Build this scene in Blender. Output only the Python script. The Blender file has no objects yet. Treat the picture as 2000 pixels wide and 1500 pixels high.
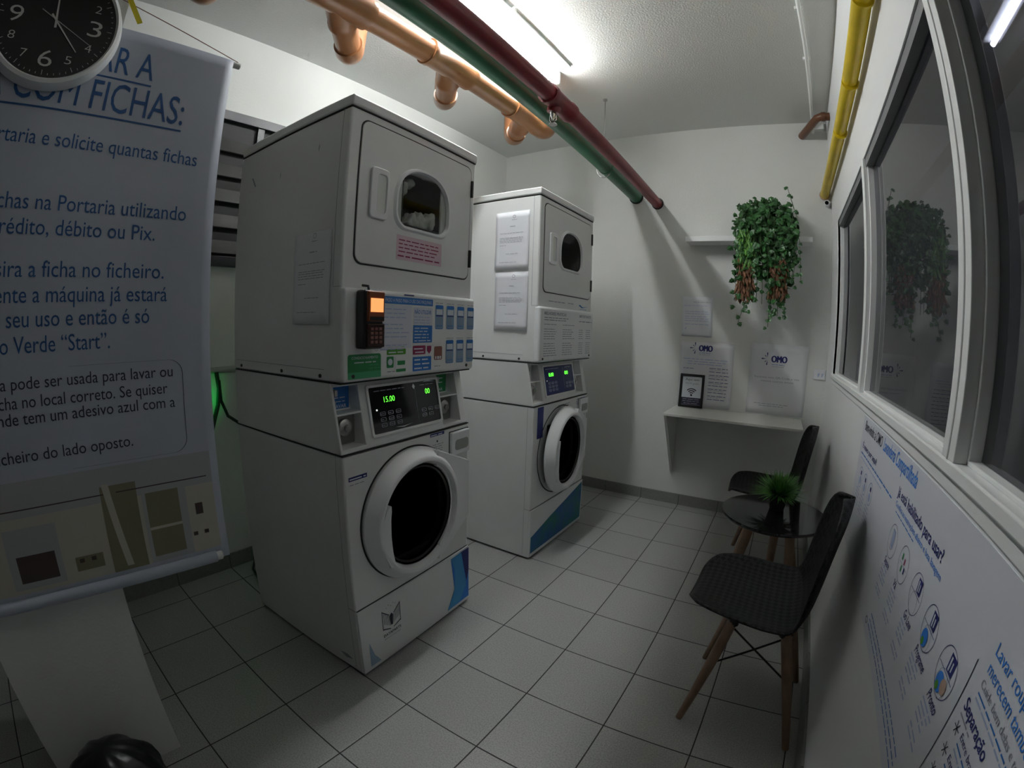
import bpy, bmesh, math, random
from mathutils import Vector, Matrix
random.seed(7)
PI = math.pi
C = bpy.context.scene.collection
sc = bpy.context.scene

# ------------------------------------------------------------------ camera
cd = bpy.data.cameras.new('camera'); cam = bpy.data.objects.new('camera', cd); C.objects.link(cam); sc.camera = cam
cR = Vector((0.8375610, 0.5454741, 0.0308140)); cU = Vector((-0.0938694, 0.0881138, 0.9916776)); cF = Vector((-0.5382193, 0.8334830, -0.1250040))
M = Matrix((cR, cU, -cF)).transposed().to_4x4(); M.translation = Vector((0.915665, -0.512725, 1.270322)); cam.matrix_world = M
cd.type = 'PANO'; cd.sensor_width = 36; cd.sensor_height = 27; cd.sensor_fit = 'HORIZONTAL'
cd.panorama_type = 'FISHEYE_LENS_POLYNOMIAL'
cd.fisheye_fov = 3.3
cd.fisheye_polynomial_k0 = 0.0
cd.fisheye_polynomial_k1 = -0.0624347334
cd.fisheye_polynomial_k2 = -2.7816088e-06
cd.fisheye_polynomial_k3 = 1.62605554e-05
cd.fisheye_polynomial_k4 = -2.40218222e-07
cd.clip_start = 0.01

# ------------------------------------------------------------------ world, exposure
w = bpy.data.worlds.new('world'); sc.world = w; w.use_nodes = True
w.node_tree.nodes['Background'].inputs[0].default_value = (0.5, 0.6, 0.8, 1)
w.node_tree.nodes['Background'].inputs[1].default_value = 0.02
sc.view_settings.view_transform = 'Standard'; sc.view_settings.look = 'None'; sc.view_settings.gamma = 1
sc.view_settings.exposure = 1.1
sc.view_settings.use_curve_mapping = False
LAMP = 60.0         # ceiling tube emission
sc.cycles.max_bounces = 12; sc.cycles.diffuse_bounces = 6; sc.cycles.transparent_max_bounces = 12

# ------------------------------------------------------------------ materials
def mat(name, col, rough=.5, metal=0, spec=.5, emit=None, es=0, coat=0, noise=0, nscale=8, bump=0, bscale=200, col2=None):
    m = bpy.data.materials.new(name); m.use_nodes = True; nt = m.node_tree; b = nt.nodes['Principled BSDF']
    b.inputs['Base Color'].default_value = (*col, 1); b.inputs['Roughness'].default_value = rough
    b.inputs['Metallic'].default_value = metal; b.inputs['Specular IOR Level'].default_value = spec
    if coat: b.inputs['Coat Weight'].default_value = coat; b.inputs['Coat Roughness'].default_value = .08
    if emit: b.inputs['Emission Color'].default_value = (*emit, 1); b.inputs['Emission Strength'].default_value = es
    if noise or bump or col2:
        tc = nt.nodes.new('ShaderNodeTexCoord')
    if noise or col2:
        n = nt.nodes.new('ShaderNodeTexNoise'); n.inputs['Scale'].default_value = nscale; n.inputs['Detail'].default_value = 5
        nt.links.new(tc.outputs['Object'], n.inputs['Vector'])
        r = nt.nodes.new('ShaderNodeValToRGB')
        if col2 is None: col2 = tuple(c * (1 - noise) for c in col)
        r.color_ramp.elements[0].color = (*col2, 1); r.color_ramp.elements[0].position = .35
        r.color_ramp.elements[1].color = (*col, 1); r.color_ramp.elements[1].position = .62
        nt.links.new(n.outputs['Fac'], r.inputs[0]); nt.links.new(r.outputs[0], b.inputs['Base Color'])
    if bump:
        n2 = nt.nodes.new('ShaderNodeTexNoise'); n2.inputs['Scale'].default_value = bscale; n2.inputs['Detail'].default_value = 3
        bp = nt.nodes.new('ShaderNodeBump'); bp.inputs['Strength'].default_value = bump; bp.inputs['Distance'].default_value = .003
        nt.links.new(tc.outputs['Object'], n2.inputs['Vector']); nt.links.new(n2.outputs['Fac'], bp.inputs['Height'])
        nt.links.new(bp.outputs[0], b.inputs['Normal'])
    return m

m_wall = mat('wall_paint', (.72, .73, .71), .6, noise=.03, nscale=2.5, bump=.25, bscale=90)
m_ceil = mat('ceiling_plaster', (.72, .73, .72), .8, bump=.6, bscale=110)
m_lowwall = mat('partition_paint', (.84, .85, .86), .45, noise=.03, nscale=3)
m_white = mat('white_enamel', (.78, .79, .79), .32, noise=.035, nscale=5, bump=.05, bscale=40)
m_white2 = mat('white_plastic', (.82, .83, .85), .28)
m_ltgrey = mat('pale_plastic', (.70, .72, .70), .4)
m_frame = mat('white_aluminium', (.86, .87, .87), .35)
m_dark = mat('dark_gap', (.015, .015, .016), .6)
m_black = mat('black_plastic', (.012, .012, .013), .38)
m_blackgloss = mat('black_gloss', (.008, .008, .009), .07)
m_rubber = mat('black_rubber', (.02, .02, .02), .6)
m_steel = mat('brushed_steel', (.45, .45, .44), .35, metal=1)
m_drum = mat('drum_steel', (.10, .10, .10), .45, metal=.7)
m_plate = mat('dull_lock_plate', (.22, .22, .20), .45, metal=.6)
m_chrome = mat('chrome', (.75, .75, .74), .12, metal=1)
m_base = mat('baseboard_tile', (.24, .245, .235), .4, noise=.12, nscale=60)
m_orange = mat('brown_pvc', (.28, .118, .048), .3, noise=.12, nscale=6)
m_brown = mat('dark_brown_pvc', (.15, .062, .032), .35, noise=.15, nscale=6)
m_green = mat('green_paint', (.015, .13, .055), .38, noise=.25, nscale=8)
m_red = mat('red_paint', (.22, .02, .028), .4, noise=.22, nscale=8)
m_yellow = mat('yellow_paint', (.62, .45, .01), .4, noise=.12, nscale=10)
m_yellow2 = mat('yellow_tape', (.72, .60, .03), .5)
m_wood = mat('beech_wood', (.30, .185, .12), .5, col2=(.22, .13, .08), nscale=14)
m_shelf = mat('shelf_laminate', (.70, .70, .66), .4)
m_paper = mat('paper', (.74, .75, .80), .6, bump=.1, bscale=25)
m_paper2 = mat('paper_poster', (.71, .72, .745), .5, bump=.08, bscale=12)
m_banner = mat('banner_vinyl', (.43, .46, .54), .5, noise=.04, nscale=3)
m_poster = mat('poster_vinyl', (.72, .73, .80), .35)
m_inkban = mat('ink_deep_blue', (.008, .075, .24), .6)
m_ink = mat('ink_black', (.02, .02, .05), .6)
m_inkn = mat('ink_navy', (.015, .02, .16), .6)
m_inkb = mat('ink_blue', (.02, .16, .50), .6)
m_inkB = mat('ink_bright_blue', (.03, .22, .72), .6)
m_inkg = mat('ink_grey', (.30, .31, .38), .6)
m_inkl = mat('ink_pale_blue', (.38, .45, .66), .6)
m_inkgr = mat('ink_green', (.02, .24, .07), .6)
m_inkgl = mat('ink_light_green', (.06, .36, .17), .6)
m_inklg = mat('ink_lime_green', (.09, .33, .03), .6)
m_inkm = mat('ink_maroon', (.27, .02, .09), .6)
m_inkbr = mat('ink_brown', (.22, .09, .07), .6)
m_inkpk = mat('ink_pink', (.70, .52, .60), .6)
m_inkt = mat('ink_tan', (.50, .33, .26), .6)
m_inkw = mat('ink_white', (.70, .74, .80), .6)
m_card = mat('pale_card', (.64, .66, .74), .5)
m_inkph = mat('ink_phone_blue', (.22, .33, .48), .6)
m_hand = mat('clock_hand', (.65, .65, .63), .4)
m_bag = mat('bin_bag', (.006, .006, .007), .3, bump=.3, bscale=18)
m_cloth = mat('white_cotton', (.75, .75, .72), .9, bump=.6, bscale=30)
m_led = mat('green_digits', (.0, .1, .0), .5, emit=(.10, 1, .04), es=1.3)
m_ledw = mat('status_lamp', (.3, .3, .3), .5, emit=(.8, .9, .8), es=.8)
m_scr = mat('orange_screen', (.3, .12, .03), .5, emit=(1, .40, .13), es=.50)
m_tube = mat('fluorescent_tube', (.9, .9, .9), .5, emit=(.96, 1, .99), es=LAMP)
m_tube2 = mat('fluorescent_tube_next_room', (.9, .9, .9), .5, emit=(.85, .9, 1), es=9)
m_glow = mat('green_indicator', (0, .3, 0), .5, emit=(.0, 1, .12), es=26)
m_slat = mat('louvre_slat', (.028, .03, .027), .6)
m_pale = mat('pale_grey_paint', (.34, .35, .33), .5)
m_louv = mat('louvre_frame', (.035, .035, .042), .4)
m_grass = mat('grass_blade', (.10, .27, .045), .5, col2=(.035, .13, .02), nscale=30)
m_leaf = mat('ivy_leaf', (.04, .15, .035), .42, col2=(.018, .07, .02), nscale=25)
m_leafb = mat('fern_bright', (.13, .32, .05), .5, col2=(.05, .17, .025), nscale=25)
m_dry = mat('dry_fern', (.26, .12, .06), .7, col2=(.15, .07, .035), nscale=25)
m_stem = mat('plant_stem', (.05, .08, .03), .6)
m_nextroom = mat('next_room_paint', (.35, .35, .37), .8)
m_beige = mat('print_beige', (.46, .44, .38), .6)
m_olive = mat('print_olive', (.19, .18, .11), .6)
m_pdark = mat('print_dark_brown', (.06, .04, .035), .6)
m_pgrey = mat('print_grey', (.36, .37, .39), .6)

def glass_mat(name, tint, ior=1.5, rough=0.0, haze=0):
    m = bpy.data.materials.new(name); m.use_nodes = True; nt = m.node_tree; nt.nodes.clear()
    o = nt.nodes.new('ShaderNodeOutputMaterial'); t = nt.nodes.new('ShaderNodeBsdfTransparent'); g = nt.nodes.new('ShaderNodeBsdfGlossy')
    f = nt.nodes.new('ShaderNodeFresnel'); mx = nt.nodes.new('ShaderNodeMixShader')
    t.inputs[0].default_value = (*tint, 1); g.inputs['Roughness'].default_value = rough; f.inputs[0].default_value = ior
    ge = nt.nodes.new('ShaderNodeNewGeometry'); sb_ = nt.nodes.new('ShaderNodeMath'); sb_.operation = 'SUBTRACT'; sb_.inputs[0].default_value = 1; mu = nt.nodes.new('ShaderNodeMath'); mu.operation = 'MULTIPLY'
    nt.links.new(ge.outputs['Backfacing'], sb_.inputs[1]); nt.links.new(sb_.outputs[0], mu.inputs[0]); nt.links.new(f.outputs[0], mu.inputs[1])
    nt.links.new(mu.outputs[0], mx.inputs[0]); nt.links.new(t.outputs[0], mx.inputs[1]); nt.links.new(g.outputs[0], mx.inputs[2]); nt.links.new(mx.outputs[0], o.inputs[0])
    if haze:  # pale haze mixed in to imitate brighter reflections in the panes
        df = nt.nodes.new('ShaderNodeBsdfDiffuse'); df.inputs[0].default_value = (.5, .5, .55, 1); m2 = nt.nodes.new('ShaderNodeMixShader'); m2.inputs[0].default_value = haze
        nt.links.new(mx.outputs[0], m2.inputs[1]); nt.links.new(df.outputs[0], m2.inputs[2]); nt.links.new(m2.outputs[0], o.inputs[0])
    return m
m_glass = glass_mat('window_glass', (.40, .40, .43), 2.0, .012, .035)
m_dglass = glass_mat('dark_door_glass', (.12, .125, .12), 1.22, .06)
m_cglass = glass_mat('clear_door_glass', (.85, .86, .85), 1.25, .02)

def floor_mat():
    m = bpy.data.materials.new('floor_tile'); m.use_nodes = True; nt = m.node_tree; b = nt.nodes['Principled BSDF']; N = nt.nodes.new; Lk = nt.links.new
    tc = N('ShaderNodeTexCoord'); sp = N('ShaderNodeSeparateXYZ'); Lk(tc.outputs['Object'], sp.inputs[0])
    def mth(op, a, bb=None):
        n = N('ShaderNodeMath'); n.operation = op
        for i, v in enumerate((a, bb)):
            if v is None: continue
            if isinstance(v, (int, float)): n.inputs[i].default_value = v
            else: Lk(v, n.inputs[i])
        return n.outputs[0]
    px = mth('PINGPONG', sp.outputs[0], .15); py = mth('PINGPONG', sp.outputs[1], .15)
    d = mth('MINIMUM', px, py); g = mth('LESS_THAN', d, .0022)
    fx = mth('FLOOR', mth('DIVIDE', sp.outputs[0], .3)); fy = mth('FLOOR', mth('DIVIDE', sp.outputs[1], .3))
    cb = N('ShaderNodeCombineXYZ'); Lk(fx, cb.inputs[0]); Lk(fy, cb.inputs[1])
    wn = N('ShaderNodeTexWhiteNoise'); wn.noise_dimensions = '2D'; Lk(cb.outputs[0], wn.inputs['Vector'])
    n1 = N('ShaderNodeTexNoise'); n1.inputs['Scale'].default_value = 210; n1.inputs['Detail'].default_value = 4; Lk(tc.outputs['Object'], n1.inputs['Vector'])
    r = N('ShaderNodeValToRGB'); r.color_ramp.elements[0].position = .34; r.color_ramp.elements[0].color = (.26, .265, .258, 1)
    r.color_ramp.elements[1].position = .62; r.color_ramp.elements[1].color = (.40, .405, .392, 1); Lk(n1.outputs['Fac'], r.inputs[0])
    v = mth('ADD', mth('MULTIPLY', wn.outputs['Value'], .10), .95)
    mx = N('ShaderNodeMixRGB'); mx.blend_type = 'MULTIPLY'; mx.inputs[0].default_value = 1; Lk(r.outputs[0], mx.inputs[1])
    c2 = N('ShaderNodeCombineXYZ'); [Lk(v, c2.inputs[i]) for i in range(3)]; Lk(c2.outputs[0], mx.inputs[2])
    m2 = N('ShaderNodeMixRGB'); Lk(g, m2.inputs[0]); Lk(mx.outputs[0], m2.inputs[1]); m2.inputs[2].default_value = (.025, .025, .024, 1)
    Lk(m2.outputs[0], b.inputs['Base Color'])
    rg = mth('ADD', mth('MULTIPLY', g, .4), .36); Lk(rg, b.inputs['Roughness'])
    bp = N('ShaderNodeBump'); bp.inputs['Strength'].default_value = .5; bp.inputs['Distance'].default_value = .002
    h = mth('MINIMUM', d, .004); hh = mth('ADD', mth('MULTIPLY', h, 250), mth('MULTIPLY', n1.outputs['Fac'], .05)); Lk(hh, bp.inputs['Height']); Lk(bp.outputs[0], b.inputs['Normal'])
    return m
m_floor = floor_mat()

def seat_mat():
    m = mat('chair_plastic', (.006, .006, .007), .5, spec=.25); nt = m.node_tree; b = nt.nodes['Principled BSDF']; N = nt.nodes.new
    tc = N('ShaderNodeTexCoord'); mp = N('ShaderNodeMapping'); mp.inputs['Rotation'].default_value = (0, 0, PI / 4); mp.inputs['Scale'].default_value = (62, 62, 40)
    ck = N('ShaderNodeTexChecker'); ck.inputs['Scale'].default_value = 1; bp = N('ShaderNodeBump'); bp.inputs['Distance'].default_value = .004; bp.inputs['Strength'].default_value = 1
    nt.links.new(tc.outputs['Object'], mp.inputs[0]); nt.links.new(mp.outputs[0], ck.inputs[0]); nt.links.new(ck.outputs['Fac'], bp.inputs['Height']); nt.links.new(bp.outputs[0], b.inputs['Normal'])
    r = N('ShaderNodeMixRGB'); r.inputs[1].default_value = (.018, .018, .020, 1); r.inputs[2].default_value = (.001, .001, .001, 1); nt.links.new(ck.outputs['Fac'], r.inputs[0]); nt.links.new(r.outputs[0], b.inputs['Base Color'])
    return m
m_seat = seat_mat()

# ------------------------------------------------------------------ helpers
def obj(name, bm, m, parent=None, smooth=False, bevel=0, ang=30, solid=0):
    me = bpy.data.meshes.new(name); bm.normal_update(); bm.to_mesh(me); bm.free()
    o = bpy.data.objects.new(name, me); C.objects.link(o)
    for mm in (m if isinstance(m, (list, tuple)) else [m]): me.materials.append(mm)
    if parent: o.parent = parent
    if smooth:
        me.polygons.foreach_set('use_smooth', [True] * len(me.polygons))
        if smooth != 'all': me.set_sharp_from_angle(angle=math.radians(40))
    if solid:
        s = o.modifiers.new('s', 'SOLIDIFY'); s.thickness = solid
    if bevel:
        b = o.modifiers.new('b', 'BEVEL'); b.width = bevel; b.segments = 3; b.limit_method = 'ANGLE'; b.angle_limit = math.radians(ang)
        me.polygons.foreach_set('use_smooth', [True] * len(me.polygons)); me.set_sharp_from_angle(angle=math.radians(ang + 5))
        wn = o.modifiers.new('w', 'WEIGHTED_NORMAL'); wn.keep_sharp = True
    return o
def tag(o, label, cat, group=None):
    o['label'] = label; o['category'] = cat
    if group: o['group'] = group
    return o
def empty(name, loc, label, cat, rz=0, group=None):
    o = bpy.data.objects.new(name, None); C.objects.link(o); o.location = loc; o.rotation_euler = (0, 0, rz); o.empty_display_size = .1
    return tag(o, label, cat, group)
def struct(o): o['kind'] = 'structure'; return o
def B(): return bmesh.new()
def box(bm, x0, x1, y0, y1, z0, z1):
    vs = [bm.verts.new((x, y, z)) for x in (x0, x1) for y in (y0, y1) for z in (z0, z1)]
    for f in ((0, 1, 3, 2), (4, 6, 7, 5), (0, 4, 5, 1), (2, 3, 7, 6), (0, 2, 6, 4), (1, 5, 7, 3)): bm.faces.new([vs[i] for i in f])
    return vs
def boxo(name, dims, m, parent=None, bevel=0, **k):
    bm = B(); box(bm, *dims); return obj(name, bm, m, parent, bevel=bevel, **k)
def frame_axes(d):
    d = d.normalized(); a = Vector((0, 0, 1)) if abs(d.z) < .9 else Vector((1, 0, 0))
    x = d.cross(a).normalized(); return x, x.cross(d).normalized()
def tube(bm, pts, r, n=16, cap=True):
    pts = [Vector(p) for p in pts]; rs = r if isinstance(r, (list, tuple)) else [r] * len(pts); rings = []; px = None
    for i, p in enumerate(pts):
        d = (pts[min(i + 1, len(pts) - 1)] - pts[max(i - 1, 0)])
        x, y = frame_axes(d)
        if px is not None:
            x = (px - d.normalized() * px.dot(d.normalized())).normalized(); y = d.normalized().cross(x).normalized()
        else: y = d.normalized().cross(x).normalized()
        px = x
        rings.append([bm.verts.new(p + (x * math.cos(2 * PI * k / n) + y * math.sin(2 * PI * k / n)) * rs[i]) for k in range(n)])
    for a, b in zip(rings, rings[1:]):
        for k in range(n): bm.faces.new((a[k], a[(k + 1) % n], b[(k + 1) % n], b[k]))
    if cap: bm.faces.new(rings[0][::-1]); bm.faces.new(rings[-1])
def lathe(bm, prof, cx=0, cz=0, axis='y', n=64, closed=False):
    """profile (radius, height): axis y -> centre (cx, cz), height along y; axis z -> centre (cx, cz)=(x, y)"""
    rings = []
    for r, h in prof:
        ring = []
        for k in range(n):
            a = 2 * PI * k / n; c, s = r * math.cos(a), r * math.sin(a)
            ring.append(bm.verts.new((cx + c, h, cz + s) if axis == 'y' else (cx + c, cz + s, h)))
        rings.append(ring)
    pr = list(zip(rings, rings[1:])) + ([(rings[-1], rings[0])] if closed else [])
    for a, b in pr:
        for k in range(n): bm.faces.new((a[k], b[k], b[(k + 1) % n], a[(k + 1) % n]))
    bmesh.ops.remove_doubles(bm, verts=bm.verts[:], dist=1e-6); bmesh.ops.recalc_face_normals(bm, faces=bm.faces[:])
def prism(bm, poly, fr, c0, c1):
    a = [bm.verts.new(fr(x, y, c0)) for x, y in poly]; b = [bm.verts.new(fr(x, y, c1)) for x, y in poly]; n = len(poly)
    bm.faces.new(a[::-1]); bm.faces.new(b)
    for i in range(n): bm.faces.new((a[i], a[(i + 1) % n], b[(i + 1) % n], b[i]))
    bmesh.ops.recalc_face_normals(bm, faces=bm.faces[:])
def ring_prism(bm, outer, inner, fr, c0, c1):
    n = len(outer); g = [[bm.verts.new(fr(*p, c)) for p in P] for P, c in ((outer, c0), (outer, c1), (inner, c1), (inner, c0))]
    for a, b in ((0, 1), (1, 2), (2, 3), (3, 0)):
        for i in range(n): bm.faces.new((g[a][i], g[a][(i + 1) % n], g[b][(i + 1) % n], g[b][i]))
    bmesh.ops.recalc_face_normals(bm, faces=bm.faces[:])
def rrect(x0, x1, y0, y1, r, n=8):
    out = []
    for cx, cy, a0 in ((x1 - r, y1 - r, 0), (x0 + r, y1 - r, 90), (x0 + r, y0 + r, 180), (x1 - r, y0 + r, 270)):
        for k in range(n + 1): a = math.radians(a0 + 90 * k / n); out.append((cx + r * math.cos(a), cy + r * math.sin(a)))
    return out
def circ(cx, cy, r, n=32, ry=None): return [(cx + r * math.cos(2 * PI * k / n), cy + (ry or r) * math.sin(2 * PI * k / n)) for k in range(n)]

_font = {}
def glyphs(s, bold=0, shear=0):
    key = (s, bold, shear)
    if key not in _font:
        cu = bpy.data.curves.new('t', 'FONT'); cu.body = s; cu.offset = bold; cu.shear = shear; cu.resolution_u = 3
        o = bpy.data.objects.new('t', cu); C.objects.link(o); dg = bpy.context.evaluated_depsgraph_get()
        me = bpy.data.meshes.new_from_object(o.evaluated_get(dg))
        _font[key] = ([v.co.copy() for v in me.vertices], [tuple(p.vertices) for p in me.polygons])
        bpy.data.objects.remove(o); bpy.data.curves.remove(cu); bpy.data.meshes.remove(me)
    return _font[key]
class Ink:
    """flat print on a surface; fr(a right, b up, c outwards) -> local point. One mesh per group of print, any number of ink colours."""
    OWN = {'status_light', 'emblem', 'tick_mark', 'scuff', 'wifi_symbol', 'black_band'}
    def __init__(s, fr, c=.0006, g='print'): s.fr = fr; s.c = c; s.b = {}; s.grp = g; s.k = 0
    def g(s, name): s.k += 1; s.grp = (name, s.k); return s
    def bm(s, m, name):
        k = (name, 0) if name in s.OWN else (s.grp if isinstance(s.grp, tuple) else (s.grp, 0))
        if k not in s.b: s.b[k] = (B(), [])
        bm, ms = s.b[k]
        if m not in ms: ms.append(m)
        s.mi = ms.index(m); return bm
    def face(s, bm, vs):
        try: f = bm.faces.new(vs); f.material_index = s.mi
        except ValueError: pass
    def text(s, t, a, b, h, m, width=None, bold=0, shear=0, align='l', rot=0, name='', c=0):
        """h = cap height; width = fitted width"""
        vs, fs = glyphs(t, bold, shear)
        if not vs: return
        x0 = min(v.x for v in vs); x1 = max(v.x for v in vs); k = h / .69; kx = k
        if width: kx = width / (x1 - x0)
        wd = (x1 - x0) * kx; off = {'l': 0, 'c': -wd / 2, 'r': -wd}[align]; bm = s.bm(m, name); cs, sn = math.cos(rot), math.sin(rot)
        nv = []
        for v in vs:
            x = (v.x - x0) * kx + off; y = v.y * k; nv.append(bm.verts.new(s.fr(a + x * cs - y * sn, b + x * sn + y * cs, s.c + c)))
        for f in fs: s.face(bm, [nv[i] for i in f])
    def poly(s, pts, m, c=0, name=''):
        bm = s.bm(m, name); s.face(bm, [bm.verts.new(s.fr(x, y, s.c + c)) for x, y in pts])
    def rect(s, a0, a1, b0, b1, m, c=0, r=0, name=''):
        s.poly(rrect(a0, a1, b0, b1, r, 4) if r else [(a0, b0), (a1, b0), (a1, b1), (a0, b1)], m, c, name)
    def grid(s, a0, a1, b0, b1, m, c=0, n=8, name='', skew=0):
        bm = s.bm(m, name); v = [[bm.verts.new(s.fr(a0 + (a1 - a0) * i / n + skew * j / n, b0 + (b1 - b0) * j / n, s.c + c)) for j in range(n + 1)] for i in range(n + 1)]
        for i in range(n):
            for j in range(n): s.face(bm, (v[i][j], v[i + 1][j], v[i + 1][j + 1], v[i][j + 1]))
    def outline(s, pts, t, m, c=0, name=''):
        bm = s.bm(m, name); n = len(pts); cx = sum(p[0] for p in pts) / n; cy = sum(p[1] for p in pts) / n; inn = []
        for x, y in pts:
            d = math.hypot(x - cx, y - cy); inn.append((x - (x - cx) / d * t, y - (y - cy) / d * t))
        A = [bm.verts.new(s.fr(*p, s.c + c)) for p in pts]; I = [bm.verts.new(s.fr(*p, s.c + c)) for p in inn]
        for i in range(n): s.face(bm, (A[i], A[(i + 1) % n], I[(i + 1) % n], I[i]))
    def lines(s, a0, a1, b, h, m, c=0, rnd=.15, name=''):
        """one row of print too small to read, as word-length strokes"""
        a = a0; end = a1 - random.random() * rnd * (a1 - a0)
        while a < end - h:
            wl = min(h * random.uniform(2.5, 7), end - a); s.rect(a, a + wl, b, b + h * .55, m, c, name=name); a += wl + h * .9
    def done(s, parent):
        return [obj(k[0], bm, ms, parent) for k, (bm, ms) in s.b.items()]

XL, XR, YB, HC, YF = -1.355, 1.245, 2.807, 2.80, -4.2

# ------------------------------------------------------------------ room shell
struct(boxo('floor', (-1.6, 3.6, YF - .2, YB + .2, -.1, 0), m_floor))
struct(boxo('ceiling', (-1.6, 3.6, YF - .2, YB + .2, HC, HC + .12), m_ceil))
struct(boxo('wall_left', (XL - .15, XL, YF, YB, 0, HC), m_wall))
struct(boxo('wall_back', (XL - .15, 3.6, YB, YB + .15, 0, HC), m_wall))
struct(boxo('wall_front', (XL - .15, 3.6, YF - .15, YF, 0, HC), m_nextroom))
bm = B(); box(bm, XR, XR + .09, YF, YB, 0, 1.045); box(bm, XR, XR + .09, YF, YB, 2.0, HC); box(bm, XR, XR + .09, 2.42, YB, 1.045, 2.0); box(bm, XR, XR + .09, YF, -1.6, 1.045, 2.0)
struct(obj('wall_right', bm, m_lowwall))
struct(boxo('wall_corridor', (3.45, 3.55, YF, YB, 0, HC), m_nextroom))
def skirting(name, runs, horizontal):
    bm = B()
    for r in runs: box(bm, *r)
    o = struct(obj(name, bm, m_base, bevel=.0015)); a = [min(r[i] for r in runs) if i % 2 == 0 else max(r[i] for r in runs) for i in range(6)]
    k = 0 if a[1] - a[0] < .05 else 2
    a[k] += .003; a[k + 1] -= .003; a[5] -= .001; boxo('grout_backing', a, m_dark, o); return o
skirting('baseboard_left', [(XL, XL + .010, y + .0015, y + .2985, 0, .083) for y in [YF + .0 + .3 * i for i in range(26)] if y + .3 < YB + .02], 0)
skirting('baseboard_back', [(max(x, XL) + .0015, min(x + .2985, XR), YB - .010, YB, 0, .083) for x in [-1.5 + .3 * i for i in range(10)]], 1)
skirting('baseboard_right', [(XR - .010, XR, y + .0015, min(y + .2985, YB), 0, .083) for y in [YF + .3 * i for i in range(24)] if y < YB], 0)
# pillar the banner hangs on
struct(boxo('wall_pillar', (-.62, -.353, -.762, -.385, 0, HC), m_wall))
# thin straight seam in the ceiling with its bracket is a conduit, see below

# ------------------------------------------------------------------ interior window in the right wall
m_reveal_shade = mat('reveal_shade_grey', (.16, .16, .17), .45)  # darker than the white frame: shade of the top reveal as colour
def window(n, y0, y1, sash=False):
    bm = B(); t = .014
    box(bm, XR + .012, XR + .055, y0, y1, 1.10, 1.10 + t * .6); box(bm, XR + .012, XR + .055, y0, y1, 2.0 - t * .5, 2.0)
    box(bm, XR + .012, XR + .055, y0, y0 + t * .6, 1.10, 2.0); box(bm, XR + .012, XR + .055, y1 - t * .6, y1, 1.10, 2.0)
    f = struct(obj('window_%d' % n, bm, m_frame, bevel=.002))
    boxo('top_reveal_shade', (XR + .006, XR + .056, y0 + .001, y1 - .001, 1.965, 1.999), m_reveal_shade, f)  # dark bar paints the shade under the window head
    g = boxo('window_glass', (XR + .034, XR + .038, y0 + .012, y1 - .012, 1.11, 1.995), m_glass, f)
    return f
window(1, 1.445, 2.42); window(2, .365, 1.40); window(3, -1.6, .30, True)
bm = B(); box(bm, XR - .006, XR + .05, 1.40, 1.445, 1.10, 2.0); struct(obj('trim_1', bm, m_frame, bevel=.003))
bm = B(); box(bm, XR - .012, XR + .05, .30, .365, 1.10, 2.0); box(bm, XR - .015, XR - .010, .328, .332, 1.10, 2.0); struct(obj('trim_2', bm, m_frame, bevel=.003))
bm = B(); box(bm, XR - .014, XR + .06, -1.6, 2.42, 1.075, 1.10); box(bm, XR - .004, XR + .06, -1.6, 2.42, 1.045, 1.075); struct(obj('trim_3', bm, m_frame, bevel=.004))
bm = B(); box(bm, XR - .004, XR + .06, 2.42, 2.44, 1.10, 2.0); struct(obj('trim_4', bm, m_frame, bevel=.003))

# next room, seen dimly through the panes: lamp and red pipe under its ceiling
l2 = empty('ceiling_light', (2.03, 1.10, HC), 'ceiling tube lamp of the next room, seen through the nearest window pane', 'ceiling light')
bm = B(); box(bm, -.05, .05, -.62, .62, -.045, 0); obj('housing', bm, m_frame, l2, bevel=.004)
bm = B(); tube(bm, [(0, -.6, -.065), (0, .6, -.065)], .014); obj('tube', bm, m_tube2, l2, smooth=True)
bm = B(); tube(bm, [(1.80, YF, 2.236), (1.78, YB, 2.236)], .036, 24); tag(obj('water_pipe', bm, m_red, smooth=True), 'red pipe of the next room, seen dimly through the nearest window pane', 'pipe')

# ------------------------------------------------------------------ ceiling light
L = empty('ceiling_light', (-.265, 1.10, HC), 'bright twin tube ceiling lamp above the two laundry towers', 'ceiling light')
boxo('housing', (-.085, .093, -.64, .59, -.012, 0), m_frame, L, bevel=.004)
for s in (-1, 1):
    boxo('end_cap', (-.045, .005, s * .625 - .014, s * .615 + .014, -.088, 0), m_frame, L, bevel=.004)
for dx in (-.02,):
    bm = B(); tube(bm, [(dx, -.60, -.070), (dx, .615, -.070)], .015, 16); obj('tube', bm, m_tube, L, smooth=True)
# thin white conduits on the ceiling
bm = B(); tube(bm, [(-.165, 1.08, HC - .006), (.9, 1.02, HC - .006)], .0045, 8); box(bm, -.178, -.158, 1.07, 1.09, HC - .03, HC); tag(obj('conduit', bm, m_frame, smooth=True), 'thin white cable line crossing the ceiling away from the bright lamp', 'conduit')
c = empty('conduit', (1.10, 1.9, HC), 'thin white conduit along the ceiling near the window wall', 'conduit')
bm = B(); tube(bm, [(-.06, -3, -.012), (-.035, -.5, -.012), (.0, 0, -.012), (.04, .72, -.012), (.045, .80, -.03), (.045, .88, -.09)], .011, 12); obj('tube', bm, m_frame, c, smooth=True)
for y, x in ((-.4, -.03), (.05, .002)):
    boxo('clip', (x - .02, x + .02, y - .008, y + .008, -.016, 0), m_frame, c)

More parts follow.
